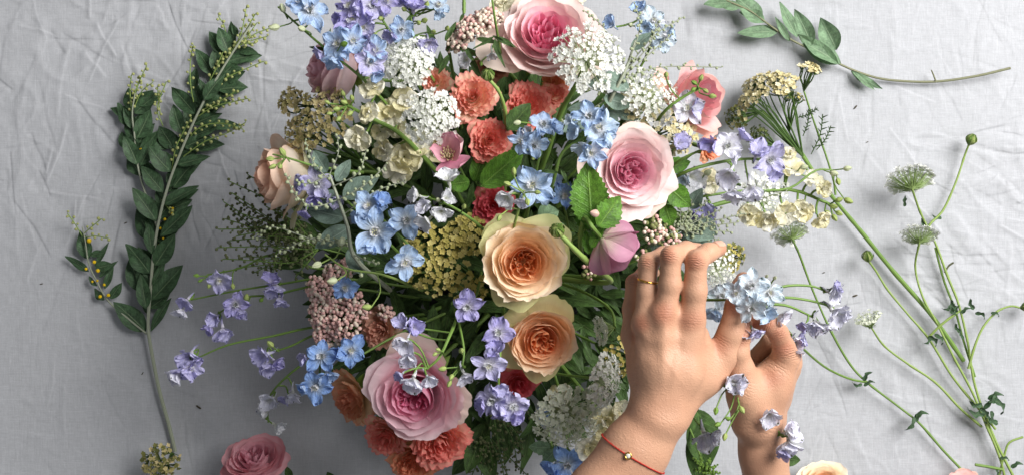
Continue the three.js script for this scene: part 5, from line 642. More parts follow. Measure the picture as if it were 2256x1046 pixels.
branchOnCloth({ label: 'long leafy acacia branch with pale buds lying beside the bouquet', sd: 3, mat: M.leafAcacia, stemMat: M.stemSilver, beadMat: M.beadYellowGreen,
  stems: [{ pts: [[385, 995, 0.008], [372, 940, 0.008], [350, 860, 0.010], [332, 770, 0.012], [325, 720, 0.014], [330, 640, 0.018], [337, 560, 0.020], [350, 480, 0.022], [372, 400, 0.022], [395, 340, 0.022], [425, 270, 0.022], [455, 210, 0.022], [490, 150, 0.022], [525, 95, 0.024], [555, 50, 0.022]], r0: 0.0023, r1: 0.0011 },
    { pts: [[345, 500, 0.018], [320, 430, 0.016], [302, 365, 0.016], [295, 300, 0.018], [290, 250, 0.02], [296, 205, 0.022]], r0: 0.0014, r1: 0.0008 }, { pts: [[322, 735, 0.012], [285, 705, 0.012], [235, 660, 0.012], [212, 620, 0.013], [194, 580, 0.014], [186, 530, 0.016], [180, 500, 0.018]], r0: 0.0012, r1: 0.0007 }],
  under: [[327, 700, 345, 480, 18], [345, 490, 425, 270, 18], [425, 270, 515, 105, 14], [310, 390, 292, 240, 10]], leaves: [[499, 122, 462, 67, 0.30], [515, 103, 500, 47, 0.22], [520, 80, 515, 54, 0.3], [508, 127, 566, 122, 0.24], [468, 165, 431, 103, 0.27], [448, 221, 484, 158, 0.25, 0.024], [477, 198, 529, 176, 0.32], [428, 250, 368, 194, 0.28, 0.022], [400, 294, 371, 232, 0.3, 0.02], [439, 274, 511, 269, 0.18], [408, 321, 477, 301, 0.25], [390, 363, 455, 341, 0.2, 0.02], [375, 378, 326, 325, 0.32, 0.02], [382, 330, 348, 278, 0.38, 0.008], [430, 200, 420, 150, 0.34, 0.006], [486, 167, 520, 138, 0.3, 0.01], [440, 230, 425, 180, 0.34, 0.006], [470, 225, 440, 250, 0.3, 0.008],
    [290, 247, 264, 200, 0.3], [295, 250, 330, 218, 0.34], [299, 232, 333, 207, 0.28], [283, 280, 246, 241, 0.27], [301, 363, 275, 296, 0.28, 0.02], [295, 312, 292, 254, 0.27], [304, 316, 333, 269, 0.27], [308, 338, 346, 290, 0.24], [277, 329, 257, 294, 0.36, 0.005], [315, 350, 300, 310, 0.35, 0.006], [330, 400, 316, 350, 0.4, 0.006], [365, 330, 345, 300, 0.4, 0.005],
    [358, 424, 316, 364, 0.28, 0.018], [380, 414, 412, 360, 0.3], [361, 451, 418, 404, 0.2, 0.02], [343, 487, 300, 413, 0.26, 0.022], [352, 520, 420, 458, 0.2, 0.02], [338, 531, 291, 463, 0.32, 0.012], [334, 560, 321, 494, 0.22, 0.022], [329, 603, 280, 534, 0.3, 0.018], [340, 585, 385, 516, 0.28, 0.018], [332, 661, 380, 589, 0.28, 0.016], [309, 643, 274, 578, 0.3, 0.008], [321, 679, 305, 607, 0.24, 0.02], [320, 730, 253, 661, 0.28, 0.01], [331, 730, 363, 654, 0.14, 0.012], [334, 629, 361, 585, 0.15, 0.018], [370, 470, 360, 430, 0.4, 0.006], [330, 520, 300, 480, 0.4, 0.005], [325, 600, 300, 560, 0.4, 0.005],
    [194, 571, 165, 518, 0.28], [194, 598, 138, 569, 0.2], [198, 563, 223, 551, 0.3], [207, 587, 229, 538, 0.12], [218, 611, 251, 571, 0.15], [229, 636, 240, 591, 0.18], [242, 658, 263, 629, 0.28], [229, 661, 200, 641, 0.36], [213, 630, 191, 625, 0.25], [209, 592, 231, 578, 0.36]],
  sprays: [[[377, 375], [385, 330], [402, 292], [420, 260]], [[403, 345], [450, 312], [500, 293], [540, 270]], [[410, 312], [440, 280], [490, 272], [535, 285]], [[430, 260], [470, 235], [510, 225], [545, 217]], [[440, 245], [480, 225], [520, 200]], [[460, 190], [510, 165], [580, 135]], [[425, 225], [418, 180], [420, 120], [425, 100]], [[500, 125], [528, 80], [542, 15]], [[515, 105], [560, 75], [600, 60]], [[520, 100], [545, 60], [562, 30]], [[510, 110], [545, 92], [588, 80]], [[515, 105], [540, 85], [565, 50]], [[500, 118], [530, 98], [560, 95]], [[468, 165], [490, 130], [505, 112]], [[498, 80], [492, 55], [480, 35]], [[455, 190], [475, 150], [490, 115]],
    [[288, 265], [297, 200], [322, 145]], [[290, 250], [285, 205], [288, 165]], [[295, 235], [312, 200], [335, 182]], [[294, 225], [302, 190], [312, 165]], [[358, 278], [345, 240], [365, 180]], [[352, 250], [347, 215], [346, 190]], [[180, 520], [165, 495], [147, 470]], [[183, 515], [200, 500], [222, 482]], [[186, 522], [210, 520], [238, 525]], [[355, 440], [372, 462], [380, 468]]],
  blooms: [[195, 530, 8], [206, 577, 6], [188, 592, 5], [214, 596, 6.5], [228, 627, 5], [237, 650, 6], [219, 653, 6], [213, 618, 4], [202, 620, 4], [379, 459, 4.5], [377, 470, 4.5], [362, 483, 5], [352, 503, 5], [350, 540, 5], [358, 525, 4], [308, 328, 4]] });
branchOnCloth({ label: 'bare-ended grey green leafy branch lying above the loose yarrow', sd: 8, mat: M.leafPale, stemMat: M.twig, beadMat: M.beadOlive, name: 'leafy_branch',
  stems: [{ pts: [[2228, 150, 0.014], [2150, 168, 0.012], [2060, 180, 0.008], [1980, 178, 0.007], [1935, 172, 0.007], [1890, 158, 0.008], [1855, 143, 0.010], [1810, 120, 0.014], [1745, 88, 0.016], [1700, 58, 0.018], [1655, 25, 0.018], [1600, 0, 0.018], [1550, -25, 0.018]], r0: 0.0015, r1: 0.0011 }, { pts: [[2063, 178, 0.010], [2056, 160, 0.012], [2053, 154, 0.013]], r0: 0.001, r1: 0.0006 }],
  leaves: [[1716, 68, 1630, 66, 0.2, 0.016], [1741, 91, 1714, 44, 0.14, 0.018, 0.035], [1758, 83, 1740, 5, 0.18, 0.016, 0.04], [1790, 100, 1757, 23, 0.25, 0.016, 0.034], [1844, 110, 1812, 45, 0.34, 0.012, 0.03], [1853, 140, 1795, 79, 0.28, 0.012, 0.032], [1848, 141, 1757, 85, 0.2, 0.012, 0.022], [1678, 42, 1638, -14, 0.34, 0.018, 0.035], [1633, 15, 1588, 8, 0.3, 0.018], [1613, 4, 1568, -6, 0.28, 0.018], [1688, 50, 1660, 15, 0.3, 0.018, 0.04], [1876, 156, 1940, 203, 0.13, 0.008, 0.010], [1878, 156, 1930, 200, 0.1, 0.012, 0.016]] });
// loose lace flowers at the right
const AW = (tx, tz) => new V3(tx, -0.42, tz).normalize();
umbel({ px: 2005, py: 392, r: 54, h: 0.042, n: new V3(-0.05, -0.5, -0.85).normalize(), back: true, sag: 0.15, fsize: 0.115, count: 150, label: 'large loose lace flower seen from below with green rays, by itself on the cloth', smat: M.stemPale, srad: 0.0014, stemTo: [[2030, 470, 0.02], [2062, 535, 0.014], [2090, 610, 0.012], [2112, 665, 0.012], [2132, 745, 0.012], [2150, 850, 0.012], [2190, 960, 0.012], [2240, 1060, 0.012]], leaves: [[2075, 478, -25, 34, -1], [2050, 500, 190, 45, 1], [1995, 455, -110, 28, 0.6], [2170, 905, -30, 60, -1, 0.018], [2180, 880, -60, 50, 1, 0.02], [2200, 930, 0, 50, -1, 0.02]] });
umbel({ px: 2027, py: 515, r: 40, h: 0.034, n: new V3(0.15, -0.45, -0.8).normalize(), back: true, sag: 0.15, fsize: 0.12, count: 110, label: 'loose lace flower seen from below, crossed by a taller green stem', smat: M.stemPale, srad: 0.00135, stemTo: [[2018, 590, 0.016], [2035, 655, 0.018], [2066, 712, 0.02], [2102, 785, 0.02], [2142, 860, 0.02], [2172, 930, 0.018], [2205, 1010, 0.016], [2220, 1070, 0.014]], leaves: [[2165, 890, 160, 50, 1, 0.022], [2160, 900, 200, 40, -1, 0.022], [2110, 680, 200, 40, 1, 0.024], [2120, 690, -70, 35, 1, 0.022]] });
umbel({ px: 1741, py: 510, r: 41, h: 0.06, n: new V3(-0.1, -0.6, -0.7).normalize(), back: true, sag: 0.15, fsize: 0.12, count: 120, label: 'loose lace flower seen from below beside the yellow stock', smat: M.stem, srad: 0.00135, stemTo: [[1762, 560, 0.045], [1790, 635, 0.03], [1835, 735, 0.022], [1880, 810, 0.016], [1912, 842, 0.014], [1990, 902, 0.012], [2025, 930, 0.012], [2080, 992, 0.010], [2122, 1036, 0.010]], leaves: [[1900, 845, 150, 34, 1, 0.016], [1905, 850, 120, 38, -1, 0.016], [1905, 838, -90, 40, 1, 0.016], [2018, 920, -60, 45, 1, 0.018], [2022, 928, 70, 40, -1, 0.016], [2015, 918, 100, 45, 0.7, 0.02]] });
umbel({ px: 1912, py: 697, r: 33, h: 0.035, n: new V3(-0.35, 0.3, -0.75).normalize(), back: true, sag: -0.05, closed: 0.35, count: 80, fsize: 0.13, mat: M.whiteGreen, label: 'loose lace flower seen from its side on a curving stem', smat: M.stemPale, srad: 0.00135, stemTo: [[1950, 762, 0.014], [2000, 800, 0.011], [2062, 842, 0.012], [2120, 902, 0.013], [2165, 940, 0.012]] });
laceBud({ px: 2141, py: 308, r: 14, h: 0.022, n: NV(0.35, -0.9, 0.2), label: 'round green bud on a long bent stem beside the large loose lace flower', stemTo: [[2128, 340, 0.014], [2108, 400, 0.013], [2078, 465, 0.014], [2052, 492, 0.016], [2047, 500, 0.016]], srad: 0.0013 });
laceBud({ px: 1913, py: 565, r: 14, h: 0.024, n: NV(-0.3, -0.9, 0.3), label: 'round green bud near the thick yarrow stem', stemTo: [[1930, 595, 0.014], [1955, 635, 0.011], [2000, 690, 0.011], [2045, 742, 0.014], [2102, 832, 0.014], [2162, 905, 0.014], [2195, 945, 0.012]], srad: 0.00135 });
laceBud({ px: 2262, py: 676, r: 13, h: 0.02, n: NV(0.9, -0.2, 0.3), label: 'green bud on a short side shoot at the edge of the stem tangle', stemTo: [[2230, 674, 0.016], [2200, 685, 0.016], [2168, 720, 0.02], [2150, 760, 0.022], [2135, 812, 0.02]], srad: 0.0013 });
function looseStem(label, pts, r, mat, leaves = []) { reseed(pts[0][0]); const t = thing('cut_stem', label, 'stem', undefined, P(...pts[0])); partW(t, 'stem', tube(pts.map((p) => P(...p)), r, 7), mat); for (const l of leaves) curlLeaf(t, ...l); return t; }
looseStem('green cut stem passing under the second loose lace flower', [[2062, 545, 0.012], [2082, 620, 0.008], [2106, 682, 0.008], [2122, 742, 0.008], [2150, 830, 0.007]], 0.0013, M.stem, [[2100, 690, -120, 36, 1], [2096, 672, -60, 32, -1], [2118, 730, -160, 36, 1], [2125, 745, 30, 34, -1]]);
looseStem('green stem curving from the far hand to the forked lace stem', [[1700, 690, 0.25], [1732, 722, 0.19], [1775, 772, 0.10], [1830, 815, 0.04], [1880, 836, 0.018], [1912, 842, 0.014]], 0.0013, M.stem);
looseStem('short side shoot with curled leaves crossing the thick yarrow stem', [[2045, 745, 0.024], [2075, 715, 0.028], [2108, 690, 0.03], [2115, 685, 0.03]], 0.0015, M.stemPale, [[2046, 742, 190, 40, -1, 0.026], [2050, 745, 110, 30, 1, 0.026], [2060, 738, 10, 40, 1, 0.026], [2108, 690, -110, 30, 1, 0.03], [2112, 688, -20, 26, -1, 0.03], [2148, 680, -150, 40, 1, 0.02], [2150, 690, 170, 36, -1, 0.02], [2185, 690, -20, 28, 1, 0.02]]);
looseStem('curled green leaf shoot at the lower edge of the stem tangle', [[2200, 1060, 0.01], [2215, 1000, 0.012], [2225, 975, 0.014], [2256, 962, 0.016]], 0.0013, M.stemPale, [[2170, 900, 110, 60, -1, 0.02], [2185, 905, 80, 45, 1, 0.02], [2190, 880, 20, 55, 1, 0.025], [2195, 870, -70, 40, -1, 0.025], [2230, 1030, -60, 40, 1]]);
looseStem('short cut stem end lying by the stem tangle', [[2150, 1023, 0.022], [2180, 1028, 0.022], [2210, 1034, 0.02]], 0.0017, M.stem, [[2205, 1010, -30, 30, 1, 0.02], [2195, 1030, 60, 30, 1, 0.02]]);
// loose yarrow
yarrow({ lobes: [{ px: 1690, py: 170, r: 66, h: 0.05, n: new V3(-0.4, 0.55, -0.75).normalize(), count: 150, hubs: 9, f: 6.2, sz: 0.6 }, { px: 1640, py: 215, r: 40, h: 0.045, n: new V3(-0.8, 0.3, -0.5).normalize(), count: 46, f: 6.2, sz: 0.6 }], mats: YPL.concat(YPL[2]), label: 'loose pale yarrow head with a fan of green stalks above the lilac delphinium', sd: 21, joint: [1770, 345, 0.02], srad: 0.0024, stemTo: [[1800, 388, 0.018], [1840, 440, 0.016], [1900, 512, 0.014], [1965, 592, 0.012], [2060, 702, 0.012], [2125, 795, 0.010]] });
yarrow({ lobes: [{ px: 1790, py: 142, r: 30, h: 0.045, n: new V3(0.25, 0.35, -0.8).normalize(), count: 42, f: 6, sz: 0.7 }], mats: YPL, label: 'small loose yarrow head on its own long thin stalk', sd: 22, joint: [1772, 200, 0.02], srad: 0.0012, stemTo: [[1795, 270, 0.014], [1820, 340, 0.012], [1838, 400, 0.012], [1842, 430, 0.012]] });
yarrow({ lobes: [{ px: 1752, py: 205, r: 30, h: 0.035, n: new V3(0.2, 0.3, -0.8).normalize(), count: 34, f: 4.6, sz: 0.7 }], mats: YGR.concat(YOL[0]), label: 'green unopened yarrow head tucked beside the loose pale yarrow', sd: 23, joint: [1740, 290, 0.018], srad: 0.0011, stemTo: [[1765, 335, 0.016], [1785, 370, 0.015]] });
yarrow({ lobes: [{ px: 1612, py: 262, r: 34, h: 0.04, n: new V3(-0.8, 0.5, 0.2).normalize(), count: 38, f: 5, sz: 0.8 }], mats: YGR.concat(YPL[2]), label: 'olive loose yarrow side head beside the pink peach rose', sd: 24, joint: [1680, 245, 0.025], srad: 0.0012, stemTo: [[1720, 280, 0.02], [1760, 325, 0.018], [1790, 370, 0.016]] });
yarrow({ lobes: [{ px: 1665, py: 300, r: 27, h: 0.04, n: new V3(-0.6, 0.7, -0.2).normalize(), count: 44, f: 4.2 }], mats: YBD, label: 'dark green yarrow bud head touching the lilac delphinium', sd: 25, joint: [1715, 325, 0.025], srad: 0.0011, stemTo: [[1750, 345, 0.02], [1790, 385, 0.018], [1815, 410, 0.016]] });
yarrow({ lobes: [{ px: 352, py: 1024, r: 42, h: 0.045, n: NV(0.2, 0.35, 0.9), count: 90, f: 5.4 }], mats: YDK.concat(YGR), label: 'dark mustard yarrow head at the cut end of the acacia branch', sd: 26, joint: [365, 1046, 0.014], stemTo: [[380, 1090, 0.012], [420, 1140, 0.01]] });
{ // feathery leaves on the loose yarrow stems
  const t = thing('yarrow_leaf', 'feathery dark green leaves along the loose yarrow stems', 'leaf', undefined, P(1790, 330, 0.018)); reseed(9);
  for (const [x, y, a, L] of [[1788, 340, -75, 90], [1800, 330, -60, 60], [1770, 300, -80, 60], [1755, 260, -25, 50]]) { const bits = [], an = a * Math.PI / 180, l = L * PXM, b = P(x, y, 0.016), d = new V3(Math.cos(an), 0.1, Math.sin(an)), s = new V3(-d.z, 0, d.x); bits.push(tube([b, b.clone().addScaledVector(d, l * 0.5).addScaledVector(s, l * 0.08), b.clone().addScaledVector(d, l)], 0.0006, 5)); for (let i = 2; i < 14; i++) { const p = b.clone().addScaledVector(d, l * i / 14).addScaledVector(s, l * 0.08 * Math.sin(i / 14 * 3)), k = (i % 2 ? 1 : -1), e = p.clone().addScaledVector(s, k * l * 0.12 * rr(0.6, 1.2)).addScaledVector(d, l * 0.07); e.y += rr(0, 0.004); bits.push(tube([p, p.clone().lerp(e, 0.6), e], (q) => 0.0009 * (1 - q * 0.7), 5, 4)); } partW(t, 'leaf', merge(bits), M.leafDark); }
}
// roses lying on the cloth along the lower edge
rose({ px: 555, py: 990, r: 71, h: 0.072, n: NV(-0.10, -0.85, 0.62), pal: 'pinkLoose', deep: 0.75, noStem: false, stemTo: [P(560, 1080, 0.02), P(575, 1150, 0.008)], label: 'loose deep pink rose lying on the cloth below the bouquet', twist: 0.4, guards: 2, guardAt: 1.5 });
rose({ px: 1822, py: 1066, r: 56, h: 0.055, n: NV(0.1, -0.6, 0.9), pal: 'peach', stemTo: [P(1830, 1130, 0.015), P(1840, 1180, 0.008)], label: 'loose peach rose whose petal rims show beside the far forearm', twist: 1.4, guards: 2 });
rose({ px: 2135, py: 1086, r: 54, h: 0.05, n: NV(0, -0.5, 0.9), pal: 'pinkPeach', stemTo: [P(2150, 1140, 0.015), P(2150, 1190, 0.008)], label: 'loose pink rose whose petal rims show under the cut stem end', twist: 1.4, guards: 2 });
leafSpray('small dark leaf tip lying between the loose pink rose and the bouquet', M.leafDark, [[640, 1055, 250, 30, 0.3, 0.02], [735, 1065, 240, 30, 0.35, 0.025]], 'fallen_leaf', [[650, 1080, 0.01], [700, 1120, 0.008]]);
// crumbs
const crumb = std({ color: hex('#4a4436'), roughness: 0.9 });
[[1885, 651, 8, 0.3, 'dark crumb lying beside the thick yarrow stem'], [1886, 236, 7, 0.9, 'tiny dark speck alone on the bare cloth below the leafy branch'], [90, 625, 5, 0.2, 'tiny dark crumb below the small acacia side sprig'], [313, 822, 5, 1, 'tiny dark speck beside the bare acacia stem'], [437, 896, 9, -0.6, 'dark leaf crumb above the loose pink rose'], [276, 491, 5, 0.4, 'tiny dark crumb near the middle of the acacia branch'], [1912, 313, 4, 0.4, 'tiny grey speck above the loose lace flowers'], [1816, 600, 4, 0.2, 'tiny dark speck between the lace stem and the green bud']].forEach(([x, y, r, a, label]) => { const t = thing('crumb', label, 'crumb', undefined, P(x, y, 0)); t.position.y = clothY(t.position.x, t.position.z) + 0.0008; const g = bead(r * 0.5 * PXM, 1); g.scale(1.6, 0.35, 0.5); g.rotateY(a); const p = g.attributes.position; for (let i = 0; i < p.count; i++) p.setY(i, p.getY(i) + 0.0004 * Math.sin(p.getX(i) * 3000)); part(t, 'flake', g, crumb); });
{ const t = thing('twig', 'short brown twig lying across the loose lace stems', 'twig', undefined, P(2090, 580, 0.006)); partW(t, 'twig', tube([P(2083, 600, 0.005), P(2092, 585, 0.009), P(2102, 578, 0.013)], 0.0011, 6), M.twig); }
// ================================================================ the hands
// joints: [photo x, photo y, height m, radius mm]
function sdfArm(spec) {
  const J = (a) => { const p = P(a[0], a[1], a[2]); return { x: p.x, y: p.y, z: p.z, r: a[3] * 0.965 / 1000 }; };
  const cone = (px, py, pz, a, b) => { const bx = b.x - a.x, by = b.y - a.y, bz = b.z - a.z, ax = px - a.x, ay = py - a.y, az = pz - a.z, t = clamp((ax * bx + ay * by + az * bz) / (bx * bx + by * by + bz * bz + 1e-12)); return Math.hypot(ax - bx * t, ay - by * t, az - bz * t) - (a.r + (b.r - a.r) * t); };
  const smin = (a, b, k) => { const h = Math.max(k - Math.abs(a - b), 0) / k; return Math.min(a, b) - h * h * k * 0.25; };
  const chain = (c) => { const j = c.map(J); return j.slice(1).map((b, i) => [j[i], b]); };
  const palm = spec.palm.flatMap(chain), fingers = spec.fingers.map(chain), bumps = (spec.bumps ?? []).map(J), hollows = (spec.hollows ?? []).map(J), tendons = (spec.tendons ?? []).map(([a, b, w, e]) => [J([...a, 1]), J([...b, 1]), w / 1000, e / 1000]);
  const f = (x, y, z) => {
    let p = 1; for (const [a, b] of palm) p = smin(p, cone(x, y, z, a, b), 0.011);
    let d = p;
    for (const c of fingers) { let q = 1; for (const [a, b] of c) q = smin(q, cone(x, y, z, a, b), 0.004); d = smin(d, smin(p, q, 0.008), 0.0022); }
    for (const b of bumps) { const k = Math.hypot(x - b.x, y - b.y, z - b.z) / b.r; if (k < 1) d -= spec.bumpH * (1 - k * k) ** 2; }
    for (const b of hollows) { const k = Math.hypot(x - b.x, (y - b.y) * 0.6, z - b.z) / b.r; if (k < 1) d += 0.0011 * (1 - k * k) ** 2; }
    for (const [a, b, w, e] of tendons) { const bx = b.x - a.x, bz = b.z - a.z, t = clamp(((x - a.x) * bx + (z - a.z) * bz) / (bx * bx + bz * bz)), q = Math.hypot(x - a.x - bx * t, z - a.z - bz * t) / w; if (q < 3 && y > a.y + (b.y - a.y) * t) d -= e * Math.exp(-q * q) * Math.sin(Math.PI * clamp(0.08 + 0.9 * t)); }
    return d;
  };
  const all = [...palm, ...fingers.flat()].flat(); const box = { lo: [1e9, 1e9, 1e9], hi: [-1e9, -1e9, -1e9] };
  for (const j of all) ['x', 'y', 'z'].forEach((k, i) => { box.lo[i] = Math.min(box.lo[i], j[k] - j.r - 0.006); box.hi[i] = Math.max(box.hi[i], j[k] + j.r + 0.006); });
  return { f, box, J };
}
function surfaceNets(f, box, cell, colour) {
  const n = [0, 1, 2].map((i) => Math.ceil((box.hi[i] - box.lo[i]) / cell) + 2), [nx, ny, nz] = n, D = new Float32Array(nx * ny * nz), at = (i, j, k) => i + nx * (j + ny * k);
  const B = 4; // coarse skip
  for (let k0 = 0; k0 < nz; k0 += B) for (let j0 = 0; j0 < ny; j0 += B) for (let i0 = 0; i0 < nx; i0 += B) {
    const c = f(box.lo[0] + (i0 + B / 2) * cell, box.lo[1] + (j0 + B / 2) * cell, box.lo[2] + (k0 + B / 2) * cell), far = Math.abs(c) > cell * B * 1.4;
    for (let k = k0; k < Math.min(nz, k0 + B); k++) for (let j = j0; j < Math.min(ny, j0 + B); j++) for (let i = i0; i < Math.min(nx, i0 + B); i++) D[at(i, j, k)] = far ? c : f(box.lo[0] + i * cell, box.lo[1] + j * cell, box.lo[2] + k * cell);
  }
  const vid = new Int32Array(nx * ny * nz).fill(-1), pos = [], idx = [];
  for (let k = 0; k < nz - 1; k++) for (let j = 0; j < ny - 1; j++) for (let i = 0; i < nx - 1; i++) {
    let m = 0, sx = 0, sy = 0, sz = 0, c = 0; const v = []; for (let e = 0; e < 8; e++) { const d = D[at(i + (e & 1), j + ((e >> 1) & 1), k + (e >> 2))]; v.push(d); if (d < 0) m |= 1 << e; }
    if (m === 0 || m === 255) continue;
    for (let a = 0; a < 8; a++) for (const s of [1, 2, 4]) { if (a & s) continue; const b = a | s; if ((v[a] < 0) === (v[b] < 0)) continue; const t = v[a] / (v[a] - v[b]); sx += (a & 1) + (s === 1 ? t : 0); sy += ((a >> 1) & 1) + (s === 2 ? t : 0); sz += (a >> 2) + (s === 4 ? t : 0); c++; }
    vid[at(i, j, k)] = pos.length / 3; pos.push(box.lo[0] + (i + sx / c) * cell, box.lo[1] + (j + sy / c) * cell, box.lo[2] + (k + sz / c) * cell);
  }
  const quad = (a, b, c, d, flip) => { if (a < 0 || b < 0 || c < 0 || d < 0) return; flip ? idx.push(a, c, b, a, d, c) : idx.push(a, b, c, a, c, d); };
  for (let k = 1; k < nz - 1; k++) for (let j = 1; j < ny - 1; j++) for (let i = 1; i < nx - 1; i++) {
    const d = D[at(i, j, k)] < 0;
    if (d !== D[at(i + 1, j, k)] < 0) quad(vid[at(i, j - 1, k - 1)], vid[at(i, j, k - 1)], vid[at(i, j, k)], vid[at(i, j - 1, k)], !d);
    if (d !== D[at(i, j + 1, k)] < 0) quad(vid[at(i - 1, j, k - 1)], vid[at(i - 1, j, k)], vid[at(i, j, k)], vid[at(i, j, k - 1)], !d);
    if (d !== D[at(i, j, k + 1)] < 0) quad(vid[at(i - 1, j - 1, k)], vid[at(i, j - 1, k)], vid[at(i, j, k)], vid[at(i - 1, j, k)], !d);
  }
  const nor = new Float32Array(pos.length), uv = new Float32Array(pos.length / 3 * 2), col = new Float32Array(pos.length), e = cell * 0.6;
  for (let q = 0; q < pos.length / 3; q++) { const x = pos[q * 3], y = pos[q * 3 + 1], z = pos[q * 3 + 2]; const gx = f(x + e, y, z) - f(x - e, y, z), gy = f(x, y + e, z) - f(x, y - e, z), gz = f(x, y, z + e) - f(x, y, z - e), l = Math.hypot(gx, gy, gz) || 1; nor[q * 3] = gx / l; nor[q * 3 + 1] = gy / l; nor[q * 3 + 2] = gz / l; uv[q * 2] = x / 0.06; uv[q * 2 + 1] = z / 0.06; const c = colour(x, y, z); col[q * 3] = c[0]; col[q * 3 + 1] = c[1]; col[q * 3 + 2] = c[2]; }
  const g = new THREE.BufferGeometry(); g.setAttribute('position', new THREE.Float32BufferAttribute(pos, 3)); g.setAttribute('normal', new THREE.BufferAttribute(nor, 3)); g.setAttribute('uv', new THREE.BufferAttribute(uv, 2)); g.setAttribute('color', new THREE.BufferAttribute(col, 3)); g.setIndex(idx); return g;
}
const LEFT = { // the near hand, back towards the camera
  palm: [[[1160, 1330, 0.345, 34], [1318, 1095, 0.352, 26], [1392, 985, 0.357, 21], [1434, 925, 0.36, 19]], [[1308, 1090, 0.35, 21], [1376, 985, 0.354, 15.5], [1432, 908, 0.358, 14]], [[1370, 1095, 0.35, 22], [1422, 1000, 0.354, 18], [1468, 922, 0.358, 17]],
    [[1470, 910, 0.36, 17], [1506, 820, 0.366, 15], [1522, 706, 0.372, 11.5]], [[1450, 910, 0.362, 18], [1462, 810, 0.370, 15], [1460, 692, 0.376, 11.5]], [[1442, 905, 0.36, 15], [1436, 810, 0.362, 13], [1421, 712, 0.366, 10.5]], [[1434, 900, 0.352, 13], [1419, 818, 0.349, 11], [1396, 740, 0.344, 9.5]], [[1488, 900, 0.352, 14], [1556, 824, 0.346, 14.5], [1595, 778, 0.346, 13.5]], [[1540, 830, 0.35, 13], [1540, 740, 0.358, 9]]],
  fingers: [[[1524, 706, 0.372, 11.6], [1531, 640, 0.381, 10.7], [1535, 575, 0.386, 9.2], [1560, 557, 0.375, 8.4], [1584, 548, 0.366, 7.2]], [[1464, 694, 0.375, 11], [1477, 625, 0.383, 9.5], [1479, 564, 0.387, 8.9], [1512, 552, 0.374, 8.2], [1538, 553, 0.358, 7.4]], [[1421, 712, 0.366, 10.2], [1426, 640, 0.371, 8.8], [1429, 579, 0.374, 8.4], [1462, 562, 0.357, 7.6], [1490, 560, 0.340, 6.8]], [[1393, 740, 0.343, 9.0], [1391, 680, 0.341, 7.6], [1397, 622, 0.338, 7.0], [1420, 600, 0.324, 6.4], [1440, 600, 0.312, 6.0]], [[1595, 778, 0.346, 13.5], [1611, 735, 0.351, 12.2], [1624, 675, 0.357, 10.4], [1633, 638, 0.357, 9.4], [1639, 618, 0.354, 8.0]]],
  bumps: [[1522, 702, 0.383, 17], [1460, 688, 0.387, 18], [1417, 710, 0.374, 15], [1532, 573, 0.394, 11], [1472, 560, 0.396, 11], [1426, 575, 0.381, 10], [1420, 905, 0.370, 15]], bumpH: 0.0012,
  hollows: [[1490, 722, 0.384, 13], [1441, 726, 0.382, 12], [1406, 742, 0.366, 10], [1485, 770, 0.384, 14], [1443, 775, 0.382, 13], [1540, 770, 0.375, 16], [1560, 735, 0.365, 10], [1470, 905, 0.385, 16]],
  tendons: [[[1462, 880, 0.36], [1517, 715, 0.37], 4.2, 0.42], [[1450, 880, 0.36], [1459, 700, 0.37], 4.2, 0.5], [[1440, 880, 0.36], [1418, 720, 0.365], 4.0, 0.42], [[1430, 870, 0.355], [1396, 750, 0.352], 3.6, 0.35], [[1505, 850, 0.355], [1445, 770, 0.36], 2.0, 0.22], [[1476, 840, 0.36], [1490, 740, 0.37], 2.0, 0.25]],
};
const RIGHT = { // the far hand, seen from the thumb side
  palm: [[[1722, 1400, 0.262, 31], [1694, 1110, 0.285, 21], [1678, 1000, 0.30, 17.5], [1668, 930, 0.31, 18.5]], [[1702, 1110, 0.28, 19], [1688, 1000, 0.29, 16.5], [1680, 930, 0.295, 18]], [[1682, 925, 0.315, 17], [1702, 850, 0.325, 15], [1731, 790, 0.33, 12]], [[1684, 925, 0.295, 17], [1706, 850, 0.30, 15], [1738, 800, 0.305, 11]], [[1682, 925, 0.278, 16], [1706, 860, 0.278, 14], [1738, 812, 0.28, 10]], [[1684, 930, 0.262, 16], [1706, 870, 0.258, 14], [1728, 830, 0.258, 9]], [[1658, 925, 0.32, 18], [1645, 865, 0.332, 15], [1632, 815, 0.34, 11.5]], [[1660, 880, 0.325, 15], [1700, 830, 0.325, 12]], [[1662, 880, 0.295, 15], [1672, 815, 0.280, 13]]],
  fingers: [[[1731, 790, 0.33, 11], [1728, 765, 0.338, 9.8], [1716, 734, 0.345, 8.8], [1694, 712, 0.345, 7.9], [1664, 706, 0.338, 7.0]], [[1738, 800, 0.305, 11], [1740, 770, 0.31, 10.4], [1728, 750, 0.315, 8.8], [1698, 752, 0.310, 8], [1668, 782, 0.300, 7.4]], [[1738, 812, 0.28, 10], [1742, 785, 0.282, 9.6], [1728, 765, 0.285, 8.8], [1696, 770, 0.280, 8], [1660, 798, 0.272, 7.4]], [[1728, 830, 0.258, 9], [1734, 800, 0.258, 8.2], [1720, 780, 0.26, 7.4], [1700, 785, 0.26, 6.8]], [[1632, 815, 0.34, 11.5], [1626, 775, 0.348, 10.2], [1632, 740, 0.35, 9], [1640, 715, 0.348, 7.8]]],
  bumps: [[1730, 786, 0.342, 13]], bumpH: 0.0012,
};
const skinOf = (bumpMap, bumpScale) => new THREE.MeshPhysicalMaterial({ vertexColors: true, roughness: 0.46, bumpMap, bumpScale, specularIntensity: 0.6, sheen: 0.15, sheenColor: hex('#ffd9c0') });
const nailMat = new THREE.MeshPhysicalMaterial({ color: hex('#dfa892'), roughness: 0.28, clearcoat: 0.4, side: THREE.DoubleSide });
const person = thing('person', 'person reaching in with bare forearms, both hands arranging delphinium in the bouquet', 'person', undefined, P(1500, 1046, 0.30));
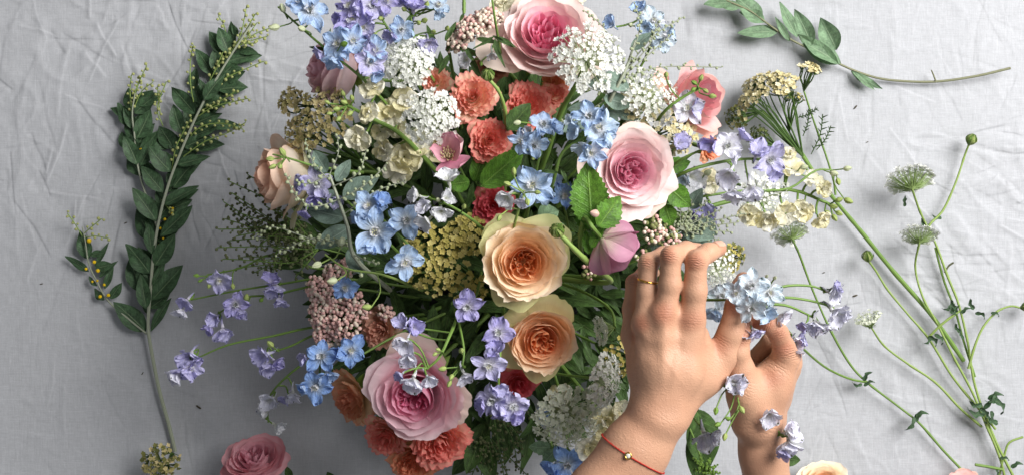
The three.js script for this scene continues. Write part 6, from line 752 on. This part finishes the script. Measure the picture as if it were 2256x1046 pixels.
const arms = {};
const FOLDS = { // skin folds: x, y, h, direction of the limb (degrees), extent along and across mm, spacing mm, depth
  near: [[1532, 574, 0.39, -87, 5.5, 7, 2.0, 0.5], [1472, 560, 0.39, -85, 5.5, 7, 2.0, 0.5], [1427, 576, 0.385, -85, 5, 6.5, 2.0, 0.45], [1397, 622, 0.36, -85, 4.5, 6, 1.9, 0.4], [1558, 557, 0.376, -30, 3, 6, 1.7, 0.35], [1522, 706, 0.375, -85, 7, 8, 2.6, 0.14], [1460, 692, 0.378, -90, 7, 8, 2.6, 0.14], [1418, 712, 0.372, -95, 6, 7, 2.6, 0.12], [1446, 912, 0.36, -58, 7, 20, 4.2, 0.10], [1400, 975, 0.357, -56, 6, 22, 5, 0.06], [1620, 676, 0.358, -75, 5, 7, 1.9, 0.45], [1577, 745, 0.352, -60, 6, 9, 2.6, 0.3], [1560, 800, 0.355, -50, 16, 9, 3.4, 0.12]],
  far: [[1715, 735, 0.35, -120, 5, 8, 2.0, 0.45], [1692, 712, 0.35, -160, 3.5, 7, 1.8, 0.4], [1727, 775, 0.342, -100, 5, 9, 2.6, 0.3], [1705, 805, 0.335, -60, 6, 12, 3.2, 0.3], [1740, 775, 0.315, -100, 5, 8, 2.2, 0.4], [1632, 745, 0.355, -80, 4, 8, 1.9, 0.45], [1640, 850, 0.335, -75, 10, 10, 3, 0.15], [1674, 935, 0.31, -85, 7, 18, 4, 0.25]],
};
for (const [key, spec, knuck] of [['near', LEFT, [[1522, 702, 0.38, 15], [1460, 688, 0.385, 15], [1417, 710, 0.376, 12], [1393, 738, 0.362, 11], [1532, 574, 0.393, 11], [1472, 561, 0.395, 11], [1427, 576, 0.387, 10], [1397, 620, 0.362, 9], [1582, 549, 0.366, 12], [1620, 676, 0.364, 12], [1638, 622, 0.356, 12], [1590, 760, 0.352, 16]]], ['far', RIGHT, [[1727, 765, 0.345, 13], [1715, 735, 0.35, 12], [1692, 712, 0.35, 12], [1664, 708, 0.343, 12], [1740, 770, 0.315, 14], [1632, 742, 0.356, 12], [1640, 718, 0.35, 12], [1700, 835, 0.335, 16]]]]) {
  const a = sdfArm(spec), ks = knuck.map(a.J), base = lin('#c79a7e'), red = lin('#a5614a');
  const g = surfaceNets(a.f, a.box, 0.0014, (x, y, z) => { let k = 0; for (const j of ks) { const d = Math.hypot(x - j.x, y - j.y, z - j.z) / j.r; if (d < 1) k = Math.max(k, (1 - d * d) ** 1.5); } const n = 1 + 0.05 * fbm(x * 90, z * 90 + y * 60, 3); const c = mixc(base, red, clamp(k * 0.7 + 0.16 * fbm(x * 45 + 7, z * 45 + y * 30, 2) + 0.05)); return c.map((v) => v * n); });
  const uvs = g.attributes.uv, ps = g.attributes.position, wx = a.box.hi[0] - a.box.lo[0], wz = a.box.hi[2] - a.box.lo[2];
  for (let i = 0; i < uvs.count; i++) uvs.setXY(i, (ps.getX(i) - a.box.lo[0]) / wx, (ps.getZ(i) - a.box.lo[2]) / wz);
  const folds = FOLDS[key].map(([x, y, h, ang, la, lb, step, k]) => { const p = P(x, y, h), r = ang * Math.PI / 180; return [p.x, p.z, Math.cos(r), Math.sin(r), la / 1000, lb / 1000, step / 1000, k]; });
  const relief = dataTex(768, 1400, (u, v) => { const x = a.box.lo[0] + u * wx, z = a.box.lo[2] + v * wz; let d = 0.66 + 0.13 * Math.min(Math.abs(vnoise(x * 900 + 2 * vnoise(x * 300, z * 300), z * 650)), Math.abs(vnoise(x * 600 + z * 450, z * 900 - x * 400))) * 1.6 + 0.05 * vnoise(x * 2500, z * 2500);
    for (const [fx, fz, cx, cz, la, lb, step, k] of folds) { const al = (x - fx) * cx + (z - fz) * cz, ac = -(x - fx) * cz + (z - fz) * cx, w = Math.exp(-((al / la) ** 2) - ((ac / lb) ** 2)); if (w > 0.02) d -= k * w * Math.pow(0.5 + 0.5 * Math.cos(Math.PI * 2 * (al / step + 0.35 * vnoise(ac * 500, al * 300) + 18 * ac * ac / lb)), 2.5); }
    return grey(d); });
  partW(person, 'arm', g, skinOf(relief, 0.0012)); arms[key] = a;
}
// fingernails: small curved plates on the skin
function nail(a, tip, back, up, w, l) {
  const T = P(...tip), Bk = P(...back), d = T.clone().sub(Bk).normalize(), u = new V3(...up); u.addScaledVector(d, -u.dot(d)).normalize(); const s = new V3().crossVectors(d, u);
  const g = sheet(8, 8, (uu, v) => { const x = (uu * 2 - 1) * w * (0.86 + 0.14 * Math.sin(v * Math.PI)) * (v > 0.8 ? 1 - 0.5 * ((v - 0.8) / 0.2) ** 2 : 1), p = T.clone().addScaledVector(d, (v - 0.75) * l).addScaledVector(s, x).addScaledVector(u, 0.02); let t = 0; for (let i = 0; i < 40; i++) { const q = a.f(p.x, p.y, p.z); if (q < 0.0005) break; p.addScaledVector(u, -Math.max(0.0002, q * 0.6)); } return [p.x, p.y, p.z]; });
  return partW(person, 'fingernail', g, nailMat);
}
nail(arms.near, [1584, 549, 0.364], [1560, 556, 0.374], [-0.1, 0.8, -0.6], 0.0046, 0.011);
nail(arms.near, [1637, 622, 0.353], [1632, 640, 0.356], [0.75, 0.65, 0], 0.0056, 0.013);
nail(arms.far, [1639, 718, 0.348], [1632, 740, 0.35], [-0.5, 0.8, 0], 0.0052, 0.012);
// a loop that hugs the skin round a limb
function hug(a, c, dir, off, n = 48, tilt = new V3(0, 1, 0)) { const d = dir.clone().normalize(), e1 = tilt.clone().addScaledVector(d, -tilt.dot(d)).normalize(), e2 = new V3().crossVectors(d, e1), out = []; for (let i = 0; i < n; i++) { const th = i / n * Math.PI * 2, r = e1.clone().multiplyScalar(Math.cos(th)).addScaledVector(e2, Math.sin(th)); let t = 0.001; while (t < 0.06 && a.f(c.x + r.x * t, c.y + r.y * t, c.z + r.z * t) < 0) t += 0.0004; out.push(c.clone().addScaledVector(r, t + off)); } return out; }
function loopTube(pts, r, sides = 7, segs = 120) { const c = new THREE.CatmullRomCurve3(pts, true); return new THREE.TubeGeometry(c, segs, r, sides, true); }
{
  const c = P(1427, 618, 0.372), d = P(1429, 579, 0.374).sub(P(1426, 640, 0.371)); d.x += 0.004; const t = thing('ring', 'thin plain gold ring worn on the ring finger', 'ring', undefined, c);
  partW(t, 'band', loopTube(hug(arms.near, c, d, 0.0002, 36), 0.0009), new THREE.MeshStandardMaterial({ color: hex('#e0b25a'), metalness: 1, roughness: 0.22 }));
}
{
  const c = P(1392, 998, 0.356), d = P(1462, 950, 0.36).sub(P(1392, 1052, 0.353)); d.set(0.52, 0.04, -0.85); const loop = hug(arms.near, c, d, 0.0006, 60); const t = thing('bracelet', 'thin red cord bracelet with a small gold set stone on the wrist', 'bracelet', undefined, c);
  const cord = []; const curve = new THREE.CatmullRomCurve3(loop, true); for (const ph of [0, Math.PI]) { const pts = []; for (let i = 0; i < 300; i++) { const k = i / 300, p = curve.getPoint(k), T = curve.getTangent(k), o = p.clone().sub(c).normalize(), s = new V3().crossVectors(T, o), w = k * Math.PI * 2 * 70 + ph; pts.push(p.addScaledVector(o, Math.cos(w) * 0.0003).addScaledVector(s, Math.sin(w) * 0.0003)); } cord.push(loopTube(pts, 0.0004, 5, 900)); }
  partW(t, 'cord', merge(cord), std({ color: hex('#b5291f'), roughness: 0.7 }));
  let best = loop[0]; const want = P(1382, 1002, 0.38); for (const p of loop) if (p.distanceTo(want) < best.distanceTo(want)) best = p; const o = best.clone().sub(c).normalize(), pos = best.clone().addScaledVector(o, 0.0009); const gold = new THREE.MeshStandardMaterial({ color: hex('#dcb25e'), metalness: 1, roughness: 0.25 });
  const bez = part(t, 'bezel', new THREE.TorusGeometry(0.0026, 0.0008, 8, 24).rotateX(Math.PI / 2), gold); place(bez, pos.clone().sub(c), twistQ(o, 0)); const cup = part(t, 'setting', new THREE.CylinderGeometry(0.0026, 0.0019, 0.0022, 20).translate(0, -0.0012, 0), gold); place(cup, pos.clone().sub(c), twistQ(o, 0));
  const st = part(t, 'stone', new THREE.SphereGeometry(0.0022, 12, 8).scale(1, 0.55, 1), new THREE.MeshPhysicalMaterial({ color: hex('#e9e6df'), roughness: 0.05, clearcoat: 1, metalness: 0.2, flatShading: true })); place(st, pos.clone().sub(c), twistQ(o, 0));
}
// ================================================================ dark greenery filling the inside of the bouquet
{
  reseed(404); const g = leafGeo({ L: 1, W: 0.13, curve: -0.1, fold: 0.3, nu: 4, nv: 8 }); const N = 1100, im = new THREE.InstancedMesh(g, M.leafDark, N), m = new THREE.Matrix4(); let k = 0;
  while (k < N) { const a = rr(0, 6.283), f = Math.sqrt(rnd()), px = 1075 + Math.cos(a) * f * 375 * (Math.cos(a) > 0 ? 1.02 : 0.9), py = 555 + Math.sin(a) * f * 385, r2 = ((px - 1085) / 420) ** 2 + ((py - 555) / 420) ** 2, h = Math.max(0.04, 0.045 + 0.135 * Math.sqrt(Math.max(0, 1 - r2)) - rr(0, 0.1)); const p = P(px, py, h), out = new V3(Math.cos(a) * f, rr(-0.1, 0.9), Math.sin(a) * f).add(new V3(rr(-0.7, 0.7), 0, rr(-0.7, 0.7))); const L = rr(0.03, 0.06); m.compose(p, frameQ(new V3(rr(-0.8, 0.8), 1, rr(-0.8, 0.8)), out), new V3(L, L, L)); im.setMatrixAt(k++, m); }
  im.name = 'filler_foliage'; im.userData = { label: 'dense dark green foliage packed between the flowers inside the bouquet', category: 'foliage', kind: 'stuff' }; im.castShadow = im.receiveShadow = true; scene.add(im);
}
scene.traverse((o) => { if (o.isMesh) { o.castShadow = true; o.receiveShadow = true; } });
renderer.render(scene, camera);
